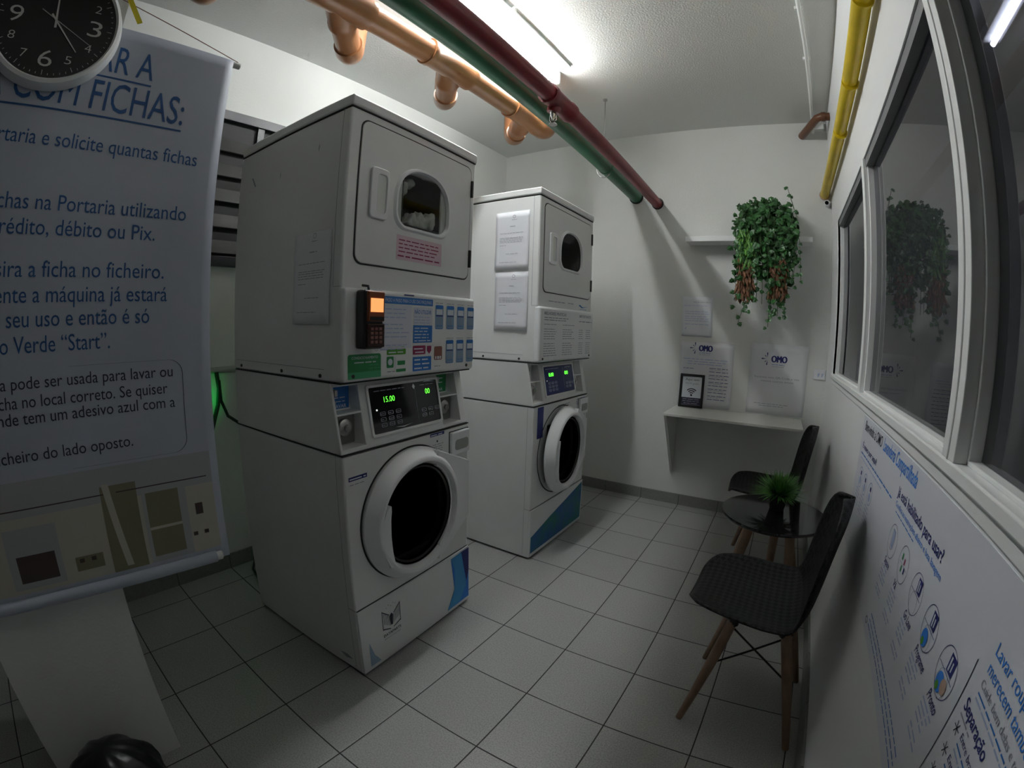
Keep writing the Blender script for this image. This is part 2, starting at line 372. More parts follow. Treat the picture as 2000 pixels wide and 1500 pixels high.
# ------------------------------------------------------------------ pipes
def pipe_thing(name, label, loc=(0, 0, 0)): return empty(name, loc, label, 'pipe')
P = pipe_thing('water_pipe', 'green painted steel pipe running under the ceiling, left of the red one', (-.14, 0, 2.30))
bm = B(); tube(bm, [(.24, YF, 0), (-.02, YB, 0)], .047, 28); obj('pipe', bm, m_green, P, smooth=True)
bm = B(); tube(bm, [(.006, 2.10, 0), (.005, 2.13, 0)], .050, 28); obj('clamp_ring', bm, m_green, P, smooth=True)
bm = B(); tube(bm, [(-.02, YB - .006, 0), (-.02, YB - .0, 0)], .056, 28); obj('wall_collar', bm, m_dark, P, smooth=True)
P = pipe_thing('water_pipe', 'red painted sprinkler pipe running under the ceiling beside the bright lamp', (.03, 0, 2.236))
bm = B(); tube(bm, [(.165, YF, 0), (-.025, YB, 0)], .037, 28); obj('pipe', bm, m_red, P, smooth=True)
bm = B(); tube(bm, [(.023, 1.02, 0), (.022, 1.05, 0), (.022, 1.055, 0), (.018, 1.20, 0), (.018, 1.205, 0), (.017, 1.235, 0)], [.046, .046, .042, .042, .046, .046], 24); tube(bm, [(.021, 1.10, 0), (.006, 1.10, -.055)], [.03, .028], 20); obj('tee_fitting', bm, m_red, P, smooth=True)
bm = B(); tube(bm, [(.006, 1.10, -.05), (.006, 1.10, -.07), (.006, 1.10, -.085), (.006, 1.10, -.09)], [.014, .012, .006, .006], 16)
for s in (-1, 1): tube(bm, [(.006 + s * .012, 1.10, -.065), (.006 + s * .014, 1.10, -.09), (.006, 1.10, -.108)], .003, 8)
tube(bm, [(.006, 1.10, -.108), (.006, 1.10, -.111)], .018, 20); obj('sprinkler_head', bm, m_chrome, P, smooth=True)
bm = B(); tube(bm, [(-.022, YB - .006, 0), (-.022, YB, 0)], .045, 28); obj('wall_collar', bm, m_dark, P, smooth=True)
H = empty('pipe_hanger', (-.155, 2.16, HC), 'thin threaded rod with ring holding up the green pipe', 'hanger')
bm = B(); tube(bm, [(0, 0, 0), (0, -.03, -.38)], .004, 8); obj('rod', bm, m_steel, H, smooth=True)
bm = B(); tube(bm, [(0, 0, -.0), (0, 0, -.01)], .014, 12); obj('anchor', bm, m_steel, H, smooth=True)
bm = B(); tube(bm, [(.004 + .052 * math.cos(a), -.035, -.50 + .07 * math.sin(a) + .005) for a in [2 * PI * k / 24 for k in range(25)]], .0035, 8, cap=False); obj('ring', bm, m_steel, H, smooth=True)

OX, OZ = -.44, 2.50
P = pipe_thing('drain_pipe', 'light brown plastic drain pipe with three branch stubs under the ceiling', (OX, 0, OZ))
R0 = .055
bm = B(); tube(bm, [(0, YF, 0), (0, 1.80, 0)], R0, 32); obj('pipe', bm, m_orange, P, smooth=True)
def vsub(px, py, pz): return (px, py, pz)
for j, (y, Ls) in enumerate(((-.38, .40), (.325, .40), (.975, .375), (1.64, .32))):
    bm = B()
    tube(bm, [(0, y - .16, 0), (0, y - .135, 0), (0, y - .13, 0), (0, y + .12, 0), (0, y + .125, 0), (0, y + .15, 0)], [R0 + .009, R0 + .009, R0 + .005, R0 + .005, R0 + .009, R0 + .009], 32)
    d = Vector((-.7071, .7071, 0)); s0 = Vector((0, y, 0))
    tube(bm, [s0, s0 + d * .13, s0 + d * .135, s0 + d * .16], [R0 + .004, R0 + .004, R0 + .008, R0 + .008], 28)
    obj('branch_fitting', bm, m_orange, P, smooth=True)
    bm = B(); e = s0 + d * (Ls - .05); tube(bm, [s0 + d * .10, e], R0, 28); obj('branch_pipe', bm, m_orange, P, smooth=True)
    pts = [e - d * .03, e + d * .02]
    for k in range(1, 7):
        a = PI / 2 * k / 6; pts.append(e + d * (.02 + .06 * math.sin(a)) + Vector((0, 0, .06 * (1 - math.cos(a)))))
    top = pts[-1]; pts.append(top + Vector((0, 0, HC - OZ - top.z)))
    bm = B(); tube(bm, pts, [R0 + .008] * 2 + [R0 + .004] * 6 + [R0 + .004], 28); obj('elbow', bm, m_orange, P, smooth=True)
bm = B(); ye = 1.79; pts = [(0, ye, 0), (0, ye + .05, 0)]
for k in range(1, 7): a = PI / 2 * k / 6; pts.append((0, ye + .05 + .06 * math.sin(a), .06 * (1 - math.cos(a))))
pts.append((0, ye + .11, HC - OZ)); tube(bm, pts, [R0 + .008] * 2 + [R0 + .004] * 7, 28); obj('end_elbow', bm, m_orange, P, smooth=True)

P = empty('gas_pipe', (1.203, 0, 2.25), 'yellow gas pipe running high along the window wall', 'pipe')
bm = B(); tube(bm, [(0, YF, -.02), (0, YB, .02)], .031, 24); obj('pipe', bm, m_yellow, P, smooth=True)
for y in (.75, 1.25, 1.72):
    bm = B(); tube(bm, [(0, y, 0), (0, y + .012, 0)], .0335, 24); obj('joint_ring', bm, m_yellow, P, smooth=True)
bm = B(); tube(bm, [(0, YB - .012, .02), (0, YB, .02)], .036, 24); obj('wall_collar', bm, m_inkt, P, smooth=True)
bm = B(); tube(bm, [(XR, 2.50, 2.70), (1.19, 2.50, 2.70), (1.165, 2.52, 2.70), (1.07, YB, 2.70)], .026, 20); tube(bm, [(1.215, 2.50, 2.70), (1.19, 2.50, 2.70)], .030, 20)
tag(obj('drain_pipe', bm, m_brown, smooth=True), 'short bent brown pipe in the far ceiling corner', 'pipe')
boxo_ = boxo('junction_box', (1.13, 1.225, YB - .05, YB, 2.73, 2.79), m_frame, bevel=.003); tag(boxo_, 'small pale box tucked in the far top corner behind the bent brown pipe', 'box')
S = empty('security_camera', (1.222, YB - .03, 2.205), 'small white security camera in the far corner under the yellow pipe', 'camera')
bm = B(); tube(bm, [(0, .03, 0), (0, .01, 0)], .022, 20); tube(bm, [(0, .02, 0), (-.012, -.035, -.006)], .019, 20); obj('body', bm, m_white2, S, smooth=True)
bm = B(); tube(bm, [(-.012, -.034, -.006), (-.0128, -.038, -.0065)], .013, 20); obj('lens', bm, m_blackgloss, S, smooth=True)

# ------------------------------------------------------------------ laundry towers
W, D, HT = .668, .70, 1.991
def cabinet(bm, x0, x1, y0, y1, z0, z1, hx=None, hz=None, hole=None, hd=.3):
    xs = sorted({x0, x1, *(hx or ())}); zs = sorted({z0, z1, *(hz or ())}); holes = hole or set(); nx, nz = len(xs) - 1, len(zs) - 1
    def q(*p): bm.faces.new([bm.verts.new(v) for v in p])
    for i in range(nx):
        for j in range(nz):
            y = y0 + (hd if (i, j) in holes else 0); a, b, c_, d_ = xs[i], xs[i + 1], zs[j], zs[j + 1]
            q((a, y, c_), (b, y, c_), (b, y, d_), (a, y, d_))
            if (i, j) in holes:
                if (i - 1, j) not in holes: q((a, y0, c_), (a, y, c_), (a, y, d_), (a, y0, d_))
                if (i + 1, j) not in holes: q((b, y0, c_), (b, y0, d_), (b, y, d_), (b, y, c_))
                if (i, j - 1) not in holes: q((a, y0, c_), (b, y0, c_), (b, y, c_), (a, y, c_))
                if (i, j + 1) not in holes: q((a, y0, d_), (a, y, d_), (b, y, d_), (b, y0, d_))
    for a, b in zip(zs, zs[1:]): q((x0, y0, a), (x0, y0, b), (x0, y1, b), (x0, y1, a)); q((x1, y0, a), (x1, y1, a), (x1, y1, b), (x1, y0, b))
    for a, b in zip(xs, xs[1:]): q((a, y0, z0), (a, y1, z0), (b, y1, z0), (b, y0, z0)); q((a, y0, z1), (b, y0, z1), (b, y1, z1), (a, y1, z1))
    q((x0, y1, z0), (x0, y1, z1), (x1, y1, z1), (x1, y1, z0))
    bmesh.ops.remove_doubles(bm, verts=bm.verts[:], dist=1e-5); bmesh.ops.recalc_face_normals(bm, faces=bm.faces[:])
F0 = lambda a, b, c: Vector((a, -c, b))              # flat front, local
FS = lambda a, b, c: Vector((-c, -a, b))             # left side, local (a = minus depth)
slope = lambda z: .005 + .045 * (z - .865) / .225
FC = lambda a, b, c: Vector((a, slope(b) - c, b))    # sloped control front
def wshape(k):                                       # dryer window outline, k = inset
    pts = []; cx, cz = .352, 1.683; a_, b_ = .150 - k, .142 - k
    for i in range(25): t = PI * i / 24; pts.append((cx + a_ * math.copysign(abs(math.cos(t)) ** .85, math.cos(t)), cz + b_ * math.sin(t) ** .85 if 0 < i < 24 else cz))
    r = .058 - k * .4; z0 = 1.588 + k; x0, x1 = cx - a_, cx + a_
    for i in range(9): t = PI + PI / 2 * i / 8; pts.append((x0 + r + r * math.cos(t), z0 + r + r * math.sin(t)))
    for i in range(9): t = 1.5 * PI + PI / 2 * i / 8; pts.append((x1 - r + r * math.cos(t), z0 + r + r * math.sin(t)))
    return pts

def tower(loc, ang, label, which):
    T = empty('stacked_laundry_machine', loc, label, 'washing machine', rz=PI / 2 + ang, group='stacked laundry towers')
    first = which == 1
    # bodies
    bm = B(); cabinet(bm, 0, W, 0, D, .010, .862, (.155, .475), (.425, .742), {(1, 1)}, .30); obj('washer_cabinet', bm, m_white, T, bevel=.007)
    bm = B()
    for x in (.05, W - .05):
        for y in (.05, D - .05): tube(bm, [(x, y, 0), (x, y, .010)], .02, 14)
    box(bm, .02, W - .02, .02, D - .02, .004, .012); obj('foot_frame', bm, m_dark, T)
    bm = B(); hx = (.010, .108, .512, .625); hz = (.882, .985, .992, 1.075)
    cabinet(bm, 0, W, .0, D, .867, 1.088, hx, hz, {(1, 1), (1, 3), (3, 1), (3, 3)}, .055)
    for v in bm.verts: v.co.y += slope(v.co.z) * max(0, 1 - v.co.y / D)
    obj('control_housing', bm, m_white, T, bevel=.003)
    bm = B(); cabinet(bm, 0, W, 0, D, 1.092, 1.95, (.25, .455), (1.385, 1.61, 1.80), {(1, 2)}, .32)
    obj('dryer_cabinet', bm, m_white, T, bevel=.008)
    boxo('top_lid', (-.004, W + .004, -.006, D, 1.9535, HT), m_white, T, bevel=.007)
    boxo('coin_panel', (-.003, W + .003, -.018, .02, 1.094, 1.379), m_white2 if not first else m_white, T, bevel=.012)
    # dark shadow gaps
    for z in (.8645, 1.090, 1.9515): boxo('panel_gap', (-.0006, W + .0006, -.0006, D - .003, z - .0018, z + .0018), m_dark, T)
    for q in ((.036, .0374, 1.385, 1.95), (.036, .0372, .03, .86), (.0, .0374, 1.381, 1.3824), (.0, .036, .3, .302)): boxo('side_seam', (-.0006, .001, *q), m_inkg, T)
    bm = B(); box(bm, -.0008, .001, .08, D - .02, 1.128, 1.1295); obj('side_crease', bm, m_inkg, T)
    for y in (.10, .33, .64):
        bm = B(); tube(bm, [(-.003, y, 1.108), (.003, y, 1.108)], .006, 12); obj('screw', bm, m_slat, T, smooth=True)
    for x in (.035, .62):
        bm = B(); tube(bm, [(x, -.021, 1.112), (x, -.015, 1.112)], .006, 12); obj('screw', bm, m_slat, T, smooth=True)
    # dryer door
    F = lambda a, b, c: Vector((a, -c, b))
    bm = B(); ring_prism(bm, rrect(.0435, .6395, 1.4525, 1.9225, .032), [(.352 + (x - .352) * .9, 1.69 + (y - 1.69) * .9) for x, y in rrect(.0435, .6395, 1.4525, 1.9225, .032)], F, .0, .0018); obj('door_groove_shade', bm, m_dark, T)  # flat black strip stands for the shaded groove round the door
    bm = B(); n = 43; out = rrect(.048, .635, 1.457, 1.918, .03, 10)
    hole = wshape(.006); cx, cz = .352, 1.69
    def cast(a, poly):
        dx, dy = math.cos(a), math.sin(a); best = None
        for i in range(len(poly)):
            (x1, y1), (x2, y2) = poly[i], poly[(i + 1) % len(poly)]; ex, ey = x2 - x1, y2 - y1; den = dx * ey - dy * ex
            if abs(den) < 1e-12: continue
            t = ((x1 - cx) * ey - (y1 - cz) * ex) / den; u_ = ((x1 - cx) * dy - (y1 - cz) * dx) / den
            if t > 0 and -1e-6 <= u_ <= 1 + 1e-6: best = t if best is None else max(best, t)
        return (cx + dx * best, cz + dy * best)
    angs = sorted({round(math.atan2(y - cz, x - cx), 4) for x, y in out} | {round(-PI + 2 * PI * k / 80, 4) for k in range(80)})
    ring_prism(bm, [cast(a, out) for a in angs], [cast(a, hole) for a in angs], F, .0002, .0045)
    dd = obj('dryer_door', bm, m_white, T, bevel=.0025, ang=50)
    bm = B(); o_, i_ = wshape(0), wshape(.0175); mid = wshape(.006); n = len(o_)
    g = [[bm.verts.new(F(*p, c)) for p in P_] for P_, c in ((o_, .0035), (mid, .014), (wshape(.0125), .014), (i_, .0015))]
    for a_, b_ in zip(g, g[1:]):
        for i in range(n): bm.faces.new((a_[i], a_[(i + 1) % n], b_[(i + 1) % n], b_[i]))
    bmesh.ops.recalc_face_normals(bm, faces=bm.faces[:]); obj('window_frame', bm, m_white2, dd, smooth=True)
    bm = B(); prism(bm, wshape(.015), F, .001, .003); obj('window_glass', bm, m_cglass if first else m_dglass, dd)
    bm = B(); box(bm, .10, .165, -.006, -.003, 1.615, 1.76); h = obj('door_handle', bm, m_white2, dd, bevel=.006)
    bm = B(); ring_prism(bm, rrect(.092, .172, 1.605, 1.772, .015, 4), rrect(.122, .162, 1.625, 1.752, .010, 4), F, .004, .014); obj('handle_rim', bm, m_white2, dd, bevel=.003)
    bm = B(); box(bm, .122, .162, -.0085, -.006, 1.62, 1.757); obj('handle_pocket', bm, m_ltgrey, dd)
    for z in (1.54, 1.83):
        boxo('hinge', (.632, .642, -.013, .0, z - .035, z + .035), m_black, T, bevel=.001)
    bm = B(); box(bm, .252, .453, .28, .31, 1.612, 1.798); box(bm, .2515, .2545, .004, .31, 1.612, 1.798); box(bm, .4505, .4535, .004, .31, 1.612, 1.798); box(bm, .2515, .4535, .004, .31, 1.6115, 1.6145); box(bm, .2515, .4535, .004, .31, 1.7955, 1.7985); obj('drum', bm, m_drum, T)
    # washer door
    DC = (.31, .583); piv = (.655, -.004)
    door = bpy.data.objects.new('washer_door', None)
    bm = B(); Fd = lambda a, b, c: Vector((a - piv[0], -c, b))
    lathe(bm, [(.250, .0), (.252, -.012), (.248, -.018), (.224, -.050), (.217, -.055), (.205, -.055), (.200, -.050), (.192, -.026), (.192, .0)], DC[0] - piv[0], DC[1], n=96, closed=True)
    door = obj('washer_door', bm, m_white2, T, smooth=True); door.location = (piv[0], piv[1], 0); door.rotation_euler = (0, 0, 0 if first else math.radians(3.2))
    bm = B(); th = math.radians(66.7); P1 = [(DC[0] + .249 * math.cos(math.radians(a)), DC[1] + .249 * math.sin(math.radians(a))) for a in range(-66, 67, 6)]
    th2 = [(.655, DC[1] - .124)]; hp = [(DC[0] + .12, DC[1] + .2)] ; 
    hp = [(DC[0] + .249 * math.cos(th), DC[1] + .249 * math.sin(th)), (DC[0] + .19 * math.cos(1.1), DC[1] + .19 * math.sin(1.1))] + [(DC[0] + .19 * math.cos(a), DC[1] + .19 * math.sin(a)) for a in [1.0 - .1 * k for k in range(21)]] + [(DC[0] + .249 * math.cos(th), DC[1] - .249 * math.sin(th)), (.66, DC[1] - .124), (.66, DC[1] + .124)]
    prism(bm, hp, Fd, .002, .046)
    for v in bm.verts:
        if v.co.y < -.01: v.co.y = -(.046 - .036 * max(0, min(1, (v.co.x + piv[0] - .44) / .2)))
    obj('hinge_cover', bm, m_white2, door, bevel=.004)
    bm = B(); hd = [(.150, .672), (.128, .662), (.106, .62), (.100, .56), (.110, .49), (.133, .440), (.158, .440), (.156, .452), (.147, .50), (.143, .56), (.145, .62), (.150, .652)]
    prism(bm, hd, Fd, .016, .0545); obj('door_handle', bm, m_white2, door, bevel=.002)
    bm = B(); lathe(bm, [(.192, -.034), (.178, -.024), (.15, .0), (.12, .022), (.07, .036), (.0001, .04)], DC[0] - piv[0], DC[1], n=64); obj('door_glass', bm, m_dglass, door, smooth=True)
    bm = B(); lathe(bm, [(.1925, -.028), (.182, -.031), (.178, -.026), (.178, -.006), (.192, -.006)], DC[0] - piv[0], DC[1], n=64, closed=True); obj('rubber_gasket', bm, m_rubber, door, smooth=True)
    if not first:
        bm = B(); lathe(bm, [(.235, 0), (.235, .006), (.0001, .006), (.0001, 0)][:2] + [(.18, .006), (.18, .0)], DC[0] - piv[0], DC[1], n=64, closed=True); obj('door_back', bm, m_black, door)
    bm = B(); lathe(bm, [(.158, .004), (.158, .27), (.03, .275), (.0001, .275)], DC[0], DC[1], n=48)
    for k in range(3):
        a = 2 * PI * k / 3 + .5; tube(bm, [(DC[0] + .145 * math.cos(a), .04, DC[1] + .145 * math.sin(a)), (DC[0] + .145 * math.cos(a), .26, DC[1] + .145 * math.sin(a))], .018, 10)
    obj('drum', bm, m_drum, T, smooth=True)
    bm = B(); lathe(bm, [(.2505, -.0012), (.2565, -.0012), (.2565, .002), (.2505, .002)], DC[0], DC[1], n=96, closed=True); obj('door_gap', bm, m_dark, T)
    # kick panel
    bm = B(); box(bm, .0015, W - .0015, -.006, .003, .012, .297); kp = obj('kick_panel', bm, m_white, T, bevel=.003)
    boxo('kick_gap', (.004, W - .004, -.0015, .002, .295, .3005), m_dark, T)
    # detergent drawer
    boxo('drawer_gap', (.5365, .6655, -.0014, .002, .7445, .8485), m_dark, T)
    dr = boxo('detergent_drawer', (.54, .662, -.014, .004, .748, .845), m_white2, T, bevel=.005)
    bm = B(); prism(bm, rrect(.56, .65, .768, .812, .014, 5), F, .0138, .0146); obj('drawer_grip', bm, m_pale, dr)
    # display
    dcol = m_blackgloss if first else mat('navy_panel', (.015, .025, .14), .15)
    bm = B(); prism(bm, rrect(.144, .500, .905, 1.062, .006, 3), FC, .0, .004); disp = obj('control_panel', bm, dcol, T)
    bm = B(); ring_prism(bm, rrect(.137, .507, .898, 1.069, .008, 3), rrect(.146, .498, .907, 1.060, .006, 3), FC, .0, .007); obj('panel_rim', bm, m_frame, disp)
    ink = Ink(FC, .0046)
    if first: ink.g('digits').text('15.00', .212, 1.006, .019, m_led, width=.052, bold=-.008, name='digits'); ink.g('digits').text('00', .428, 1.012, .019, m_led, width=.026, bold=-.004, name='digits')
    else: ink.g('digits').text('0.00', .20, 1.005, .020, m_led, width=.055, bold=.01, name='digits'); ink.g('digits').text('00', .39, 1.005, .020, m_led, width=.045, bold=.01, name='digits')
    bt = m_inkg if first else m_inkl
    for (c0, r0, nc, nr) in ((.185, .925, 3, 3), (.395, .93, 3, 2)):
        for i in range(nc):
            for j in range(nr):
                if (i, j) == (2, 0) and c0 > .3: continue
                ink.g('button').outline(rrect(c0 + i * .038, c0 + i * .038 + .026, r0 + j * .019, r0 + j * .019 + .013, .004, 3), .0028, bt, name='button'); ink.lines(c0 + .004 + i * .038, c0 + .022 + i * .038, r0 + .005 + j * .019, .004, bt)
    ink.rect(.170, .176, .982, .987, m_ledw, name='status_light')
    ink.g('panel_print').lines(.17, .33, 1.045, .005, bt); ink.lines(.40, .49, 1.045, .005, bt); ink.rect(.372, .3735, .925, 1.05, bt, name='printed_line')
    if first:
        ink.poly([(.36, 1.045), (.368, 1.055), (.376, 1.045), (.368, 1.035)], m_inkw)
        ink.poly([(.42, 1.056), (.45, 1.060), (.49, 1.054), (.45, 1.056)], m_inkw); ink.poly([(.25, .917), (.29, .912), (.34, .919), (.29, .915)], m_inkw)
    ink.done(disp)
    # coin recesses
    for k, (x0, x1) in enumerate(((.010, .108), (.512, .625))):
        yb = lambda z: slope(z) + .055 * (1)
        bm = B(); box(bm, x0 + .010, x1 - .008, .056, .062, .886, .980); pl = obj('lock_plate', bm, m_plate if first else m_frame, T, bevel=.001)
        bm = B(); xm = (x0 + x1) / 2 - .006
        tube(bm, [(xm, .058, .942), (xm, .044, .942), (xm, .038, .942)], [.030, .028, .020], 28); tube(bm, [(xm, .042, .942), (xm, .030, .942)], .012, 20); obj('cylinder_lock', bm, m_steel, pl, smooth=True)
        bm = B(); box(bm, x0 + .006, x1 - .006, .084, .090, .994, 1.073); st = obj('coin_plate', bm, (m_inkb if k == 0 else m_inkgr) if first else m_frame, T)
        Fr = lambda a, b, c: Vector((a, .084 - c, b)); ik = Ink(Fr, .0008)
        if first and k == 0: ik.text('LAVAR', x0 + .028, 1.000, .012, m_inkw, width=.052, bold=.01); ik.lines(x0 + .02, x0 + .08, 1.032, .006, m_inkw); ik.lines(x0 + .03, x0 + .08, 1.020, .005, m_inkw)
        elif first: ik.text('SECAR', x0 + .03, 1.002, .012, m_inkw, width=.055, bold=.01); ik.lines(x0 + .02, x0 + .09, 1.052, .006, m_inkw); ik.lines(x0 + .02, x0 + .09, 1.035, .006, m_inkw)
        else: ik.lines(x0 + .02, x0 + .07, 1.02, .006, m_inkg)
        ik.done(st)
        bm = B(); box(bm, x0 + .004, x0 + .016, .045, .085, 1.045, 1.066); box(bm, x0 + .006, x0 + .012, .05, .085, 1.0, 1.03); obj('coin_slot', bm, m_steel, T, bevel=.002)
    return T, kp, dd
T1, kp1, dd1 = tower((-.2163, .2957, 0), .051, 'front white stacked washer and dryer with orange-lit card reader', 1)
T2, kp2, dd2 = tower((-.2276, 1.4713, 0), -.002, 'white stacked washer and dryer numbered 1, standing behind the first one', 2)

# prints on tower 1
ink = Ink(F0, .0072)     # kick panel
ink.g('blue_graphic')
ink.poly([(.536, .283), (.611, .287), (.667, .287), (.667, .03), (.505, .03), (.56, .12)], m_inkB, name='blue_graphic')
ink.poly([(.536, .283), (.611, .287), (.648, .10), (.60, .04), (.545, .03), (.505, .03), (.56, .12), (.563, .22)], mat('ink_sky', (.05, .30, .62), .6), .0004, name='light_blue_graphic')
ink.poly([(.611, .287), (.667, .287), (.667, .17), (.65, .12)], m_inkn, .0006, name='navy_graphic')
ink.g('blue_graphic').poly([(.035, .03), (.04, .14), (.06, .075), (.09, .03)], mat('ink_haze_blue', (.30, .42, .55), .6), name='light_blue_graphic')
ink.g('emblem_caption'); m = m_ink   # winged emblem: two stepped wings over a small body
for s in (-1, 1):
    for k in range(6):
        a = .163 + s * (.010 + k * .006); top = .205 + k * .006; bot = .160 + k * .004 if s < 0 else .165 + k * .003
        ink.rect(a - .0009, a + .0009, bot, top, m, name='emblem')
    ink.poly([(.163 + s * .046, .243), (.163 + s * .049, .243), (.163 + s * .049, .155), (.163 + s * .046, .155)], m, name='emblem')
    ink.poly([(.163 + s * .049, .243), (.163 + s * .012, .212), (.163 + s * .012, .208), (.163 + s * .049, .238)], m, name='emblem')
    ink.poly([(.163 + s * .049, .158), (.163 + s * .008, .143), (.163 + s * .008, .147), (.163 + s * .049, .163)], m, name='emblem')
ink.poly([(.155, .205), (.163, .215), (.171, .205), (.168, .160), (.158, .160)], m, name='emblem')
for k in range(5): ink.rect(.138 + k * .012, .141 + k * .012, .246 + (k % 2) * .008, .249 + (k % 2) * .008, m, name='emblem')
ink.text('DATAPARTS', .115, .122, .012, m, width=.095, bold=.015); ink.text('SERVIÇOS E MÁQUINAS', .117, .107, .007, m_inkg, width=.09)
ink.done(kp1)
ink = Ink(F0, .0012)
ink.g('sticker').rect(.018, .097, .778, .792, m_inkn, name='sticker'); ink.lines(.022, .092, .782, .008, m_inkw, .0004, 0); ink.lines(.022, .09, .764, .005, m_inkg)
ink.g('sticker').rect(.42, .505, .848, .860, m_inkn, name='sticker'); ink.lines(.424, .50, .851, .007, m_inkw, .0004, 0); ink.rect(.458, .466, .822, .830, m_ink)
for k in range(4): ink.lines(.435, .50, .812 - k * .009, .005, m_inkg)
ink.done(T1)
ink = Ink(F0, .0052)
ink.rect(.224, .462, 1.487, 1.571, m_inkpk, name='pink_sticker')
for k in range(4): ink.lines(.235, .455, 1.553 - k * .013, .007, m_inkm, .0004)
ink.lines(.232, .458, 1.498, .009, m_inkm, .0004, .02); ink.done(dd1)
ink = Ink(F0, .0188)     # coin panel instructions
ink.g('heading_sticker').rect(.118, .406, 1.337, 1.361, m_inkb, name='blue_heading'); ink.text('FAÇA O PASSO A PASSO PARA O USO DAS MÁQUINAS', .126, 1.343, .012, m_inkw, width=.272, c=.0005)
ink.g('instruction_print'); ink.rect(.120, .297, 1.19, 1.334, m_card); ink.rect(.305, .405, 1.27, 1.330, m_card)
for g0 in ((1.318, 3), (1.268, 4), (1.20, 2)):
    for k in range(g0[1]): ink.lines(.148, .285, g0[0] - k * .0135, .006, m_inkl, .0004, .25)
    ink.outline(circ(.132, g0[0] - .008, .007, 14), .0012, m_inkg, .0004)
ink.text('NÃO UTILIZAR', .31, 1.308, .013, m_inkb, width=.088, bold=.01, c=.0004)
for k in range(3): ink.lines(.31, .40, 1.295 - k * .010, .005, m_inkl, .0004)
ink.g('blue_sticker').rect(.303, .405, 1.207, 1.268, m_inkb, name='sticker')
for k in range(5): ink.lines(.31, .397, 1.256 - k * .011, .006, m_inkw, .0004)
ink.g('maroon_sticker').rect(.303, .370, 1.166, 1.197, m_inkm, r=.004, name='sticker'); ink.lines(.309, .365, 1.184, .007, m_inkw, .0004, 0); ink.lines(.315, .36, 1.172, .007, m_inkw, .0004, 0)
ink.poly([(.378, 1.195), (.402, 1.195), (.402, 1.178), (.390, 1.166), (.378, 1.178)], m_inkm)
ink.g('blue_sticker').rect(.303, .402, 1.108, 1.158, m_inkb, r=.003, name='sticker')
for k in range(3): ink.lines(.311, .395, 1.145 - k * .015, .009, m_inkw, .0004)
ink.g('brown_sticker').rect(.418, .464, 1.142, 1.192, m_inkbr, r=.006, name='sticker'); ink.rect(.424, .431, 1.145, 1.156, m_inkw, .0004); ink.rect(.436, .446, 1.145, 1.156, m_inkw, .0004); ink.rect(.450, .458, 1.145, 1.156, m_inkw, .0004)
ink.lines(.42, .46, 1.118, .005, m_inkg)
ink.g('green_sticker').rect(.015, .152, 1.103, 1.178, m_inkgr, r=.008, name='green_sticker'); ink.rect(.015, .152, 1.103, 1.124, m_inkgl, .0003, name='green_sticker')
ink.text('CONDICIONAMENTO', .03, 1.163, .008, m_inkw, width=.108, c=.0006); ink.lines(.04, .13, 1.151, .006, m_inkw, .0006, 0)
for k in range(3): ink.lines(.10, .148, 1.142 - k * .010, .004, m_inkgl, .0006)
ink.g('green_diagram').rect(.178, .268, 1.170, 1.189, m_inklg, r=.004, name='green_sticker'); ink.lines(.186, .262, 1.176, .007, m_inkw, .0004, 0); ink.lines(.182, .268, 1.194, .005, m_inkgl)
ink.rect(.178, .210, 1.128, 1.165, m_inkgr, r=.004, name='green_sticker'); ink.poly(circ(.194, 1.147, .011, 14), m_inkw, .0004); ink.rect(.215, .2165, 1.12, 1.163, m_inkg)
ink.rect(.228, .265, 1.135, 1.149, m_inkgr, r=.002, name='green_sticker'); ink.rect(.222, .268, 1.112, 1.122, m_inkgr, name='green_sticker'); ink.lines(.18, .22, 1.114, .005, m_inkg)
for r_, xs in ((1.255, (.421, .487, .552, .618)), (1.126, (.487, .552, .618))):
    for x in xs:
        w_ = .046; ink.g('phone_picture').rect(x, x + w_, r_, r_ + .088, m_inkph, r=.006, name='phone_picture')
        ink.rect(x + .002, x + w_ - .002, r_ + .074, r_ + .086, m_inkb, .0003, .004, name='phone_picture'); ink.rect(x + .006, x + w_ - .005, r_ + .053, r_ + .073, m_inkw, .0003)
        ink.rect(x + .003, x + w_ - .003, r_ + .047, r_ + .051, m_inkn, .0003); ink.outline(rrect(x, x + w_, r_, r_ + .088, .006, 3), .002, m_inkb, .0003)
        for k in range(4):
            for q in range(3): ink.rect(x + .009 + q * .011, x + .015 + q * .011, r_ + .010 + k * .009, r_ + .014 + k * .009, m_inkb if k == 0 else m_inkg, .0003)
        ink.lines(x, x + .05, r_ + .094, .004, m_inkg)
ink.g('small_sticker').rect(.255, .305, 1.3665, 1.371, m_inkn); ink.done(T1)
# card reader on tower 1
cr = bpy.data.objects.new('card_reader', None)
bm = B(); box(bm, .044, .122, -.062, -.018, 1.195, 1.372); crd = obj('card_reader', bm, m_black, T1, bevel=.008)
bm = B(); box(bm, .050, .117, -.072, -.060, 1.278, 1.368); obj('head', bm, mat('amber_shell', (.22, .06, .02), .3), crd, bevel=.004)
bm = B(); box(bm, .058, .108, -.0745, -.070, 1.306, 1.347); obj('screen', bm, m_scr, crd)
bm = B(); box(bm, .056, .112, -.0735, -.070, 1.281, 1.292); obj('card_slot', bm, m_black, crd)
bm = B(); box(bm, .048, .120, -.070, -.060, 1.200, 1.272); obj('keypad', bm, mat('dark_maroon_shell', (.035, .010, .008), .25), crd, bevel=.004)
bm = B()
for i in range(3):
    for j in range(4): box(bm, .060 + i * .017, .072 + i * .017, -.072, -.069, 1.212 + j * .013, 1.221 + j * .013)
obj('keys', bm, m_inkbr, crd, bevel=.001)
